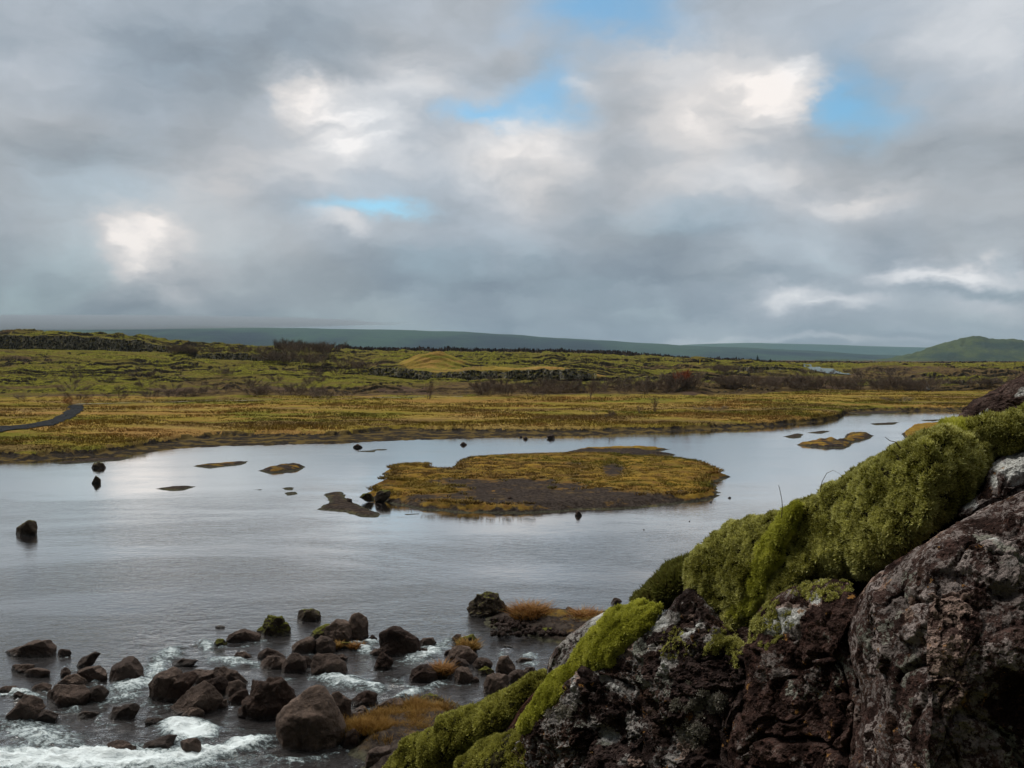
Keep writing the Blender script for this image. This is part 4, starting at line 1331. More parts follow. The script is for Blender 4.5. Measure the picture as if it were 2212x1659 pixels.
LOW = dict(mat='s', dep=.5, deeper=.3)
B = [
    (1, [(40, 655), (150, 610), (320, 560), (420, 550), (460, 600), (455, 690), (350, 697), (200, 680)], 'long wedge-shaped boulder, farthest left at the head of the rapids', {}),
    (1, [(475, 645), (500, 628), (580, 635), (592, 660), (570, 692), (510, 687), (478, 670)], 'small round rock just right of the long wedge boulder', {}),
    (1, [(85, 790), (130, 757), (290, 757), (285, 790), (240, 830), (120, 827)], 'flat rock near the left edge, behind the one it touches', {}),
    (1, [(190, 835), (230, 800), (350, 785), (415, 810), (400, 850), (290, 868), (230, 862)], 'low oval rock near the left edge, in front of the flat one', {}),
    (1, [(495, 810), (530, 778), (570, 785), (590, 820), (560, 862), (520, 852)], 'small dark rock left of the grey slab boulder', {}),
    (1, [(600, 830), (700, 790), (830, 768), (880, 800), (888, 880), (850, 908), (740, 900), (690, 865)], 'grey slab boulder leaning left of the brown pyramid boulder', dict(mat='l')),
    (1, [(890, 840), (960, 750), (1030, 685), (1100, 685), (1150, 715), (1185, 790), (1180, 880), (1120, 905), (900, 897)], 'big reddish-brown boulder with a rounded peak, left rapids', dict(ridge_pts=[(1060, 730), (1030, 850)])),
    (1, [(480, 910), (560, 850), (640, 835), (710, 880), (715, 920), (640, 935), (500, 935)], 'smooth domed rock in front of the grey slab boulder', dict(mat='l')),
    (1, [(240, 990), (290, 930), (360, 905), (430, 925), (400, 965), (330, 985)], 'half-awash rock between white water at left', {}),
    (1, [(370, 1060), (390, 975), (480, 935), (700, 930), (735, 990), (700, 1065), (620, 1100), (380, 1102)], 'flat-topped blocky boulder in the left rapids', dict(ridge_pts=[(560, 1030), (700, 1000)])),
    (1, [(60, 1180), (110, 1080), (210, 1000), (350, 1050), (370, 1110), (200, 1235), (80, 1225)], 'angular boulder with a black undercut edge, bottom left', {}),
    (1, [(200, 1245), (360, 1130), (480, 1170), (440, 1230), (300, 1250)], 'smooth submerged rock beside the undercut boulder', LOW),
    (1, [(690, 1070), (740, 950), (850, 935), (910, 985), (830, 1055), (760, 1085)], 'wet rock washed over right of the flat-topped boulder', LOW),
    (1, [(1195, 980), (1290, 860), (1440, 775), (1530, 800), (1440, 870), (1400, 960), (1330, 1050), (1200, 1055)], 'slanting grey slab at the left end of the central pile', dict(mat='l')),
    (1, [(1320, 1060), (1340, 960), (1450, 860), (1600, 815), (1640, 860), (1560, 970), (1430, 1065)], 'dark cracked block on the left side of the central pile', dict(mat='r')),
    (1, [(1530, 830), (1620, 800), (1800, 810), (1860, 850), (1860, 900), (1720, 920), (1580, 900)], 'smooth grey slab across the back of the central pile', dict(mat='l')),
    (1, [(1430, 1110), (1560, 990), (1700, 890), (1860, 1020), (1850, 1065), (1640, 1130), (1470, 1177), (1440, 1150)], 'large tilted wedge boulder at the front of the central pile', dict(ridge_pts=[(1700, 1030), (1560, 1060)])),
    (1, [(1740, 800), (1860, 770), (1990, 830), (2050, 890), (2050, 925), (1980, 930), (1830, 890)], 'rounded boulder at the right back of the central pile', {}),
    (1, [(1700, 900), (1830, 850), (1900, 890), (1870, 960), (1820, 1010), (1740, 980)], 'cracked stone wedged in the middle of the central pile', dict(mat='r')),
    (1, [(1850, 990), (1900, 910), (1990, 890), (2050, 940), (2065, 1000), (1960, 1040), (1880, 1030)], 'smooth brown stone at the right end of the central pile', dict(mat='l')),
    (1, [(1470, 1195), (1540, 1120), (1630, 1105), (1690, 1150), (1690, 1190), (1480, 1200)], 'pale domed rock below the tilted wedge boulder', dict(mat='l')),
    (1, [(1730, 1120), (1800, 1060), (1885, 1045), (1885, 1105), (1780, 1130)], 'small wet rock under the right of the central pile', {}),
    (1, [(1890, 1045), (1960, 990), (2060, 960), (2050, 1085), (1950, 1095)], 'small block leaning on the rough black boulder', dict(mat='r')),
    (2, [(-50, 1080), (10, 960), (60, 895), (280, 890), (330, 910), (400, 1060), (390, 1115), (250, 1222), (100, 1185), (-10, 1140)], 'big rough black boulder with a pitted face left of the giant one', dict(mat='r', rough=.075, ridge_pts=[(120, 1020), (300, 1020)])),
    (1, [(890, 1205), (930, 1110), (1130, 1080), (1155, 1100), (1130, 1165), (1060, 1215)], 'brown half-sunk slab marked by a single white spot', dict(mat='s')),
    (1, [(1200, 1230), (1230, 1200), (1330, 1200), (1390, 1215), (1330, 1262), (1230, 1258)], 'low mossy rock awash below the central pile', LOW),
    (1, [(620, 1180), (700, 1140), (820, 1155), (780, 1205), (650, 1200)], 'shallow sunken rock in the dark water at lower left', LOW),
    (1, [(1480, 1410), (1530, 1370), (1630, 1365), (1670, 1400), (1670, 1480), (1620, 1505), (1560, 1460)], 'square wet rock in the middle of the bottom white water', {}),
    (1, [(870, 1490), (900, 1410), (970, 1385), (1050, 1400), (1130, 1440), (1120, 1490), (980, 1525)], 'dark peaked rock above the bottom white water', {}),
    (1, [(1100, 1480), (1180, 1420), (1400, 1338), (1460, 1345), (1390, 1450), (1240, 1480)], 'long low ledge rock beside the dark peaked one', LOW),
    (1, [(600, 790), (690, 700), (790, 652), (830, 668), (780, 705), (700, 750)], 'thin sliver of rock awash left of the brown pyramid boulder', LOW),
    (1, [(1430, 775), (1440, 735), (1530, 705), (1640, 720), (1560, 768)], 'dark low rock in the foam above the central pile', LOW),
    (1, [(1775, 590), (1790, 550), (1850, 545), (1895, 580), (1870, 612), (1810, 602)], 'small olive rock touching the smooth whale-backed boulder', dict(mat='g')),
    (1, [(1885, 560), (1910, 510), (2020, 465), (2130, 490), (2160, 510), (2140, 565), (2040, 577), (1900, 587)], 'smooth whale-backed boulder left of the mossy one', {}),
    (1, [(1930, 710), (1960, 660), (2030, 645), (2100, 690), (2110, 717), (1980, 722)], 'small brown rock in foam below the whale-backed boulder', {}),
    (1, [(1780, 445), (1830, 430), (1875, 440), (1830, 456)], 'tiny flat rock alone above the rapids', {}),
    (1, [(1620, 590), (1680, 555), (1720, 575), (1700, 594)], 'tiny dark rock left of the olive one', {}),
    (1, [(-40, 990), (0, 950), (60, 935), (130, 935), (140, 950), (60, 978), (0, 995)], 'low rock cut by the left edge of the picture', {}),
    (1, [(100, 1010), (150, 975), (200, 1000), (190, 1040), (120, 1045)], 'small stone in the foam at far left', LOW),
    (2, [(90, 460), (150, 400), (190, 355), (290, 370), (320, 410), (370, 470), (360, 500), (310, 520), (230, 490), (120, 467)], 'lumpy boulder capped with bright green moss', dict(mat='g', rough=.09)),
    (2, [(422, 395), (428, 305), (520, 302), (560, 295), (620, 320), (622, 397), (520, 402)], 'square-cut dark block standing alone behind the mossy boulder', dict(mat='m', soft=40)),
    (2, [(515, 530), (560, 480), (640, 430), (700, 410), (720, 430), (690, 525), (580, 548)], 'green-tinged boulder at the left back of the right pile', dict(mat='g')),
    (2, [(660, 470), (720, 410), (760, 380), (840, 378), (870, 440), (895, 550), (860, 575), (760, 565), (680, 530)], 'big pale brown boulder at the middle of the right pile', dict(mat='l', ridge_pts=[(800, 430), (790, 520)])),
    (2, [(840, 380), (900, 335), (960, 335), (1010, 370), (1018, 460), (1005, 535), (970, 557), (890, 553), (860, 450)], 'tall rounded boulder at the right back of the pile', dict(mat='l')),
    (2, [(380, 605), (430, 560), (530, 520), (575, 560), (580, 640), (470, 662), (400, 647)], 'dark rounded boulder at the left front of the right pile', {}),
    (2, [(580, 620), (580, 560), (620, 520), (700, 540), (750, 580), (740, 652), (650, 662), (590, 647)], 'faceted grey boulder at the front of the right pile', dict(mat='l')),
    (2, [(770, 600), (800, 575), (880, 575), (890, 625), (790, 630)], 'low mossy stone tucked under the pile beside orange grass', dict(mat='g')),
    (2, [(1010, 562), (1050, 508), (1095, 540), (1080, 572), (1030, 575)], 'small pointed rock right of the pile', dict(mat='r')),
    (2, [(1115, 570), (1120, 510), (1250, 435), (1330, 480), (1420, 540), (1450, 620), (1430, 667), (1280, 687), (1150, 645), (1115, 610)], 'big dark peaked boulder in mid rapids, right of the pile', dict(mat='r', ridge_pts=[(1240, 520), (1330, 590)])),
    (2, [(1430, 575), (1470, 535), (1550, 535), (1585, 575), (1540, 602), (1450, 612)], 'oval rock against the right side of the dark peaked boulder', {}),
    (2, [(1440, 650), (1460, 618), (1510, 625), (1500, 665)], 'pebble-sized rock at the foot of the dark peaked boulder', {}),
    (2, [(85, 705), (120, 650), (180, 620), (270, 650), (330, 690), (240, 715), (130, 725)], 'smooth dark hump, rear one of the row of four boulders', {}),
    (2, [(115, 765), (130, 720), (190, 685), (330, 690), (345, 720), (300, 790), (130, 802)], 'pale flat-topped boulder, left front of the row of four', dict(mat='l')),
    (2, [(285, 790), (340, 720), (380, 665), (440, 665), (490, 720), (500, 785), (420, 827), (310, 812)], 'rounded faceted boulder, second of the row of four', dict(ridge_pts=[(400, 710), (410, 790)])),
    (2, [(440, 690), (510, 690), (550, 720), (535, 775), (495, 785), (450, 720)], 'small boulder squeezed between the two big ones of the row', {}),
    (2, [(535, 785), (545, 720), (610, 670), (700, 668), (820, 730), (840, 835), (760, 857), (620, 852), (540, 825)], 'large boulder with a dark face, right end of the row of four', dict(ridge_pts=[(600, 730), (800, 760)])),
    (2, [(740, 690), (800, 670), (850, 695), (830, 727), (770, 712)], 'small flat rock behind the right end of the row', {}),
    (2, [(1030, 660), (1060, 625), (1140, 625), (1160, 650), (1150, 685), (1080, 692)], 'low dark rock in foam left of the peaked boulder', {}),
    (2, [(1080, 745), (1110, 680), (1140, 655), (1200, 690), (1220, 735), (1190, 782), (1120, 802), (1085, 775)], 'knobbly rock standing alone in mid stream', dict(mat='r', rough=.08)),
    (2, [(1730, 590), (1780, 530), (1880, 515), (1925, 545), (1925, 660), (1880, 662), (1760, 630)], 'drum-shaped boulder covered in olive turf', dict(mat='g')),
    (2, [(1710, 545), (1750, 500), (1790, 500), (1770, 545), (1730, 565)], 'small rock behind the turf-covered drum boulder', {}),
    (2, [(1645, 655), (1690, 630), (1712, 645), (1700, 682), (1655, 682)], 'small dark rock left of the hooded boulder', {}),
    (2, [(1660, 720), (1720, 620), (1780, 592), (1850, 620), (1920, 690), (1910, 742), (1860, 750), (1740, 740)], 'hooded grey boulder in front of the turf-covered drum', dict(mat='l', ridge_pts=[(1790, 640)])),
    (2, [(1690, 740), (1750, 690), (1820, 720), (1860, 765), (1770, 785), (1700, 765)], 'brown stone under the hooded boulder', {}),
    (2, [(1880, 760), (1930, 700), (2010, 700), (2050, 740), (2020, 792), (1930, 802)], 'blunt boulder right of the hooded one', {}),
    (2, [(1930, 805), (1990, 770), (2060, 810), (2050, 852), (1950, 852)], 'weedy dark rock below the blunt boulder', dict(mat='g')),
    (2, [(1640, 750), (1700, 740), (1755, 780), (1740, 832), (1680, 825)], 'grey stone between the orange grass and the barrel boulder', dict(mat='l')),
    (2, [(1735, 845), (1760, 780), (1800, 765), (1860, 780), (1885, 850), (1865, 905), (1790, 912), (1740, 895)], 'barrel-shaped grey boulder in the right group', dict(mat='l')),
    (2, [(1350, 855), (1400, 800), (1510, 745), (1580, 800), (1590, 860), (1500, 907), (1400, 902)], 'dark ribbed boulder left of the orange grass clump', dict(mat='r')),
    (2, [(1565, 850), (1600, 800), (1680, 810), (1700, 850), (1620, 880)], 'low rock carrying the orange grass clump', dict(mat='g')),
    (2, [(1870, 895), (1910, 850), (1945, 890), (1920, 912)], 'small three-cornered rock below the barrel boulder', {}),
    (2, [(1965, 965), (1990, 880), (2050, 830), (2110, 825), (2180, 850), (2200, 910), (2160, 1010), (1980, 1000)], 'large rounded boulder just off the mossy slope', dict(mat='l', ridge_pts=[(2060, 880)])),
    (3, [(465, 955), (500, 860), (550, 870), (605, 940), (590, 985), (540, 1000), (480, 985)], 'steep-sided grey boulder behind the large rounded one', dict(mat='l')),
    (3, [(545, 1030), (560, 985), (640, 965), (700, 985), (690, 1030), (600, 1060)], 'brown rock at the water edge below the slope', {}),
    (3, [(640, 985), (680, 950), (740, 950), (745, 985), (690, 1000)], 'dark wet rock touching the mossy slope', {}),
    (3, [(605, 905), (640, 880), (730, 895), (735, 917), (650, 922)], 'long low rock in the side channel', {}),
    (3, [(505, 792), (530, 785), (580, 808), (560, 814)], 'tiny rock awash in the side channel', LOW),
    (2, [(260, 1250), (280, 1180), (440, 1040), (520, 945), (600, 930), (660, 945), (720, 1060), (800, 1200), (828, 1320), (800, 1400), (680, 1467), (520, 1462), (330, 1425), (280, 1350)], 'giant grey-brown boulder with a peaked top, largest in the river',
     dict(mat='l', rough=.03, dep=.5, ridge_pts=[(650, 1120), (560, 1230), (500, 1010)], soft=34)),
    (2, [(705, 1060), (720, 1000), (770, 990), (830, 1050), (875, 1060), (860, 1155), (830, 1235), (780, 1185)], 'split block pressed against the giant boulder', dict(mat='d')),
    (2, [(870, 1065), (930, 1000), (1020, 980), (1080, 1000), (1100, 1080), (1050, 1095), (960, 1100)], 'dark boulder below the white water, right of the split block', dict(mat='r')),
    (2, [(870, 1145), (970, 1090), (1020, 1130), (990, 1150), (900, 1160)], 'small grey stone in front of the dark boulder', dict(mat='l')),
    (2, [(1080, 1120), (1180, 1050), (1280, 1035), (1320, 1080), (1310, 1140), (1150, 1185)], 'pale half-sunk boulder by the near bank', dict(mat='l')),
    (2, [(860, 1240), (870, 1170), (970, 1145), (1060, 1190), (1050, 1240), (880, 1250)], 'grey boulder at the top of the grassy bank', dict(mat='l')),
    (2, [(1380, 1090), (1450, 1020), (1530, 990), (1640, 1050), (1670, 1115), (1600, 1155), (1480, 1140)], 'broad boulder with an orange-brown side by the near bank', dict(mat='m')),
    (2, [(810, 1400), (830, 1310), (900, 1290), (945, 1320), (920, 1440), (830, 1455)], 'dark stone in the shade right of the giant boulder', dict(mat='r')),
    (2, [(975, 1640), (1000, 1500), (1090, 1440), (1200, 1430), (1190, 1500), (1130, 1640)], 'grey boulder cut by the mossy slope at the bottom', dict(mat='l')),
    (2, [(1215, 1200), (1240, 1150), (1310, 1140), (1310, 1200)], 'dark stone in the autumn grass of the near bank', dict(mat='r')),
    (2, [(1090, 1245), (1130, 1222), (1230, 1225), (1235, 1250), (1150, 1262)], 'flat pale stone lying in the grass of the near bank', dict(mat='l')),
    (2, [(990, 1410), (1000, 1350), (1120, 1350), (1155, 1400), (1060, 1445)], 'brown stone below the grass of the near bank', {}),
    (2, [(1200, 1400), (1240, 1340), (1280, 1360), (1255, 1425), (1210, 1415)], 'small brown stone beside the mossy slope foot', {}),
    (2, [(590, 1180), (600, 1150), (640, 1150), (650, 1180)], None, None),
    (3, [(265, 520), (280, 500), (320, 490), (320, 460), (350, 445), (380, 460), (420, 440), (470, 450), (525, 500), (530, 565), (490, 595), (400, 592), (300, 577)], 'big knobbed grey-brown boulder at the tip of the rubble spit', dict(mat='m', rough=.08)),
    (3, [(525, 545), (550, 520), (578, 545), (575, 580), (540, 585)], 'small rock behind the knobbed boulder', {}),
    (3, [(420, 640), (440, 610), (480, 605), (500, 640), (470, 658)], 'dark weedy rock below the knobbed boulder, left one', dict(mat='g')),
    (3, [(495, 655), (510, 630), (540, 630), (550, 655), (520, 665)], 'pale pebble-like rock right of the weedy one', {}),
    (3, [(495, 690), (510, 665), (545, 668), (545, 690)], 'small wet rock at the lower edge of the spit', {}),
    (3, [(780, 700), (800, 670), (860, 670), (885, 700), (840, 730)], 'mossy lump at the lower middle of the spit', dict(mat='g')),
    (3, [(860, 600), (870, 565), (960, 545), (1010, 570), (1015, 610), (920, 625)], 'smooth green-grey rock between the two orange tussocks', dict(mat='m')),
    (3, [(950, 545), (970, 520), (1020, 545), (1015, 565)], 'small brown rock on top of the green-grey one', {}),
    (3, [(775, 600), (800, 575), (850, 580), (855, 612), (800, 615)], 'dark stone at the right foot of the larger orange tussock', dict(mat='r')),
    (3, [(890, 680), (920, 650), (960, 655), (975, 690), (920, 700)], 'stone under the smaller orange tussock', {}),
    (3, [(1275, 490), (1300, 458), (1330, 465), (1352, 485), (1310, 505), (1280, 502)], 'lone three-cornered rock off the heather slope', dict(group=None)),
    (5, [(135, 905), (135, 840), (180, 790), (200, 785), (230, 800), (300, 780), (318, 800), (316, 903), (230, 908)], 'square mossy-topped block alone at the left of the calm river', dict(mat='m', group=None, soft=40)),
    (5, [(786, 322), (800, 290), (850, 275), (895, 290), (910, 322), (880, 330), (810, 330)], 'round humped rock in the calm river, farther of the left pair', dict(mat='m', group='rocks in the calm river')),
    (5, [(782, 455), (805, 425), (828, 393), (872, 430), (872, 455), (830, 463)], 'pointed rock in the calm river, nearer of the left pair', dict(mat='m', group='rocks in the calm river', soft=40)),
    (6, [(597, 75), (640, 50), (683, 78), (640, 86)], 'low peaked rock near the far bank, left of centre', dict(group='rocks in the calm river')),
    (6, [(1560, 52), (1590, 33), (1623, 52), (1595, 62)], 'small peaked rock near the far bank, behind the island', dict(group='rocks in the calm river')),
    (6, [(537, 580), (537, 535), (590, 550), (590, 582)], 'small upright block beside the L-shaped gravel flat', dict(group='rocks in the calm river')),
    (7, [(568, 685), (575, 655), (595, 645), (628, 685), (600, 700)], 'small dark pointed rock just in front of the large island', dict(group='rocks in the calm river')),
    (8, [(455, 970), (490, 955), (525, 958), (530, 988), (490, 990)], 'block of rock against the far bank, largest of its row', dict(group='rocks along the far bank')),
    (8, [(262, 985), (270, 972), (292, 970), (300, 988), (275, 995)], 'small rock against the far bank, middle of its row', dict(group='rocks along the far bank')),
    (8, [(228, 975), (240, 966), (258, 970), (255, 980)], 'smallest rock against the far bank, left of its row', dict(group='rocks along the far bank')),
    (7, [(1943, 535), (1960, 525), (1974, 534), (1958, 540)], 'tiny rock right of the island point', dict(group='rocks in the calm river')),
    (7, [(1776, 572), (1790, 565), (1802, 573), (1788, 580)], 'tiny dark rock at the right foot of the island', dict(group='rocks in the calm river')),
    (7, [(1590, 746), (1597, 739), (1604, 745), (1598, 750)], 'pebble-sized rock between the island and the mossy rocks', dict(group='rocks in the calm river')),
    (7, [(1180, 822), (1187, 816), (1194, 821), (1188, 825)], 'pebble-sized rock in mid river below the island', dict(group='rocks in the calm river')),
]
FOOT = []
for reg, pts, lab, kw in B:
    if lab is None:
        continue
    o_, c_, w_, h_ = boulder(reg, pts, lab, **kw)
    FOOT.append((c_[0], c_[1], w_))
# river surface, laid once the stones are in place
wx = np.concatenate([-np.geomspace(400, 15.5, 24), np.arange(-15, 9, .075), np.geomspace(9.3, 700, 40)])
wy = np.concatenate([np.linspace(4, 19.5, 8), np.arange(20, 36, .075), np.arange(36, 60, .2), np.geomspace(60.5, 420, 40)])
WX, WY = np.meshgrid(wx, wy)
foam = blobs2(WX, WY, FOAM)
rng = np.random.default_rng(19)
for (fx, fy, fw) in FOOT:                     # white water piled round the stones standing in the rapids
    if fy > 31.5 or fw < .3:
        continue
    ux, uy = (WX - fx + .10 * fw) / (fw * .66), (WY - fy + .12 * fw) / (fw * .60)
    q_ = np.sqrt(ux * ux + uy * uy)
    foam = np.maximum(foam, rng.uniform(.10, .55) * np.exp(-((q_ - 1.0) / .22) ** 2) * (.35 + .65 * sstep(.6, -.6, ux * .6 + uy)))
rap = np.clip(sstep(38, 30, WY + .15 * WX) * (.30 + .5 * sstep(27, 22, WY)) + .55 * foam, 0, 1) * sstep(9, 6, WX) * sstep(-15, -13, WX) * sstep(20, 20.6, WY)
big = fbm(WX * .55, WY * .9, 1.1, 3)
sml = fbm(WX * 2.2, WY * 3.4, 2.1, 3, .55)
wz = rap * (.085 * big + .045 * sml) + np.minimum(foam, 1) * .13 * sstep(0, .6, foam) * ridge(WX * 1.6, WY * 2.2, .4, 3) * sstep(20, 20.6, WY) - 0.0
wz = np.where((WX > -15) & (WX < 9) & (WY > 20) & (WY < 45), wz, 0)
water = mk('river', np.stack([WX, WY, wz], -1).reshape(-1, 3), grid_faces(len(wy), len(wx)), mat_water(), {'foam': foam, 'rapid': rap})
tag(water, 'wide calm grey river breaking into white rapids', None, None, 'structure')

# stones on the island
for reg, pts, lab, mt in [(6, [(803, 545), (808, 490), (860, 465), (905, 480), (930, 470), (930, 520), (860, 550)], 'dark boulder pair at the left tip of the large island', 'm'),
                      (6, [(655, 525), (690, 500), (750, 495), (780, 530), (720, 548)], 'dark mossy lump at the westernmost tip of the island', 'g'),
                      (6, [(1975, 570), (1985, 535), (2010, 518), (2035, 545), (2035, 577)], 'black boulder on the gravel of the large island', 'r'),
                      (6, [(2095, 580), (2110, 560), (2135, 565), (2135, 590)], 'smaller black stone right of the black island boulder', 'r'),
                      (6, [(800, 590), (860, 590), (862, 605), (830, 620), (802, 605)], 'rock in the small inlet at the left of the island', 'r')]:
    boulder(reg, pts, lab, mat=mt, group='stones on the large island', z0=.25 if 'inlet' not in lab else 0.0)


# ------------------------------------------------------------------ tussocks and bank grass
def mat_tussock(name, a, b, c_):
    m, T = newmat(name)
    t = T.attr('tint')
    n = T.noise(pos(T), 2.4, 4, .6)
    c = T.ramp(T.m('ADD', T.m('MULTIPLY', t, .6), T.m('MULTIPLY_ADD', n, 1.6, -.6)), [(0.1, a), (.5, b), (.9, c_)])
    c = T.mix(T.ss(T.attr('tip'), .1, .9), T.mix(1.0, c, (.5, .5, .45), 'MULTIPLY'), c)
    p = T.n('ShaderNodeBsdfPrincipled', {'Base Color': c, 'Roughness': .8, 'Specular IOR Level': .2})
    tr = T.n('ShaderNodeBsdfTranslucent', {'Color': c})
    mx = T.n('ShaderNodeMixShader', {0: .25, 1: p.outputs[0], 2: tr.outputs[0]})
    T.n('ShaderNodeOutputMaterial', {'Surface': mx})
    return m


M_TORG = mat_tussock('orange sedge', (.16, .075, .025), (.30, .135, .035), (.38, .24, .09))
M_TOCH = mat_tussock('ochre sedge', (.14, .07, .018), (.27, .145, .03), (.34, .22, .07))


def tussock(px, py, wpx, hpx, label, mat, n=420, z=.1, cat='grass tussock', group=None, kind=None, name='grass_tussock'):
    D = (z - CAMZ) / float(ray(px, py)[2])
    w, h = wpx / FP * D / 2, hpx / FP * D
    c = at(px, py, D + w * .3)
    a = rng.uniform(0, 6.283, n)
    r = rng.uniform(0, 1, n) ** .5
    P = np.stack([np.cos(a) * r * w, np.sin(a) * r * w * .8, np.zeros(n)], -1)
    dome = (1 - r ** 2) * .32
    P[:, 2] = dome * h * .9
    V, F, ti, tp = blades(P[: n // 2], 5, h * rng.uniform(.2, .95, n // 2), .08, .008 + .0006 * D / 3, .9)
    # turf dome under the blades
    th = np.linspace(0, 2 * np.pi, 28, endpoint=False)
    rr = np.linspace(0, 1, 8)
    R_, T_ = np.meshgrid(rr, th)
    D0 = np.stack([np.cos(T_) * R_ * w * .8, np.sin(T_) * R_ * w * .7, (1 - R_ ** 2) * h * .32 - .15 * R_ ** 4], -1).reshape(-1, 3)
    D0 = D0 + .04 * np.stack([pn(D0[:, 0] * 5, D0[:, 1] * 5, k + .5) for k in range(3)], -1)
    G = grid_faces(28, 8)
    G2 = np.concatenate([G[:, :3], G[:, [0, 2, 3]]], 0)
    lastrow = []
    for k in range(7):
        lastrow += [(27 * 8 + k, 27 * 8 + k + 1, k + 1), (27 * 8 + k, k + 1, k)]
    G2 = np.concatenate([G2, np.array(lastrow)], 0)
    V2 = np.concatenate([V, D0], 0)
    F2 = np.concatenate([F, G2 + len(V)], 0)
    o = mk(name, V2, F2, mat, {'tint': np.concatenate([ti, np.zeros(len(D0))]), 'tip': np.concatenate([tp, np.zeros(len(D0))])}, smooth=False)
    o.location = (c[0], c[1], z)
    tag(o, label, cat, group, kind)
    return o


rng = np.random.default_rng(3)
R3 = lambda x, y: ((x / 2.885 + 1050) * .8848, (y / 2.885 + 1300) * .8848)
R2 = lambda x, y: ((x / 3.403 + 600) * .8848, (y / 3.403 + 1400) * .8848)
tussock(*R3(712, 612), 78, 36, 'bright orange grass tussock behind the knobbed boulder, the largest', M_TORG, 900, .2)
tussock(*R3(1085, 640), 76, 28, 'orange-brown grass tussock against the white lichen slab', M_TORG, 700, .2)
tussock(*R3(950, 655), 34, 15, 'small ragged orange tussock below the green-grey rock', M_TORG, 300, .2)
tussock(*R3(835, 600), 22, 13, 'small rusty tussock on the right shoulder of the largest one', M_TORG, 200, .25)
tussock(*R2(925, 625), 30, 14, 'small yellow-orange grass tuft at the right foot of the boulder pile', M_TORG, 220, .05)
tussock(*R2(760, 622), 14, 15, 'tiny yellow tuft between boulders of the pile', M_TOCH, 120, .05)
tussock(*R2(1625, 840), 36, 26, 'orange grass clump on the low rock in the right group', M_TORG, 380, .1)
tussock(*R2(1840, 640), 44, 24, 'dry olive turf hanging over the drum-shaped boulder', M_TOCH, 300, .25)
# autumn grass of the near bank, one mass
xs_, ys_ = [], []
for (x, y, sx, sy, k) in [(900, 1290, 60, 20, 900), (1040, 1290, 80, 25, 1300), (1180, 1290, 90, 35, 1600), (1330, 1180, 60, 45, 1800), (1420, 1150, 60, 35, 1500), (1520, 1140, 60, 30, 900),
                          (1290, 1300, 90, 50, 1800), (1120, 1200, 50, 20, 500), (1400, 1260, 90, 50, 1300), (1600, 1130, 50, 20, 400)]:
    xs_ += list(rng.normal(x, sx, k)); ys_ += list(rng.normal(y, sy, k))
q = np.stack(R2(np.array(xs_), np.array(ys_)), -1)
Pq = gp(q[:, 0], q[:, 1], .3)
kq = fbm(Pq[:, 0] * 2.2, Pq[:, 1] * 2.2, 3.3, 3) > -.16
Pq = Pq[kq]
V_, F_, ti, tp = blades(Pq, 4, np.random.default_rng(4).uniform(.06, .30, len(Pq)), .05, .007, .5)
tag(mk('grass', V_, F_, M_TOCH, {'tint': ti, 'tip': tp}, smooth=False), 'ochre autumn grass on the near bank beside the giant boulder', 'grass', None, 'stuff')
# rubble on the spit
q = np.stack(R3(rng.uniform(430, 1150, 300), rng.uniform(590, 720, 300)), -1)
Pq = gp(q[:, 0], q[:, 1], .22)
S, F = ico(2)
VV, FF = [], []
for i, p in enumerate(Pq):
    s = rng.uniform(.03, .11)
    v = S * (rng.uniform(.7, 1.2, 3) * s)
    v = v * (1 + .8 * pn(S[:, 0] * 1.5 + i, S[:, 1] * 1.5, S[:, 2] * 1.5)[:, None])
    VV.append(v + p); FF.append(F + i * len(S))
tag(mk('rubble', np.concatenate(VV), np.concatenate(FF), MB['r']), 'small dark stones scattered over the rubble spit', 'rubble', None, 'stuff')


# ------------------------------------------------------------------ foreground: mossy lava outcrop, 3 to 8 m from the viewpoint
def depth0(px, py):
    return 2.9 + 2.6 * np.maximum(0, 2000 - px) / 1000 + .0012 * (1659 - py)


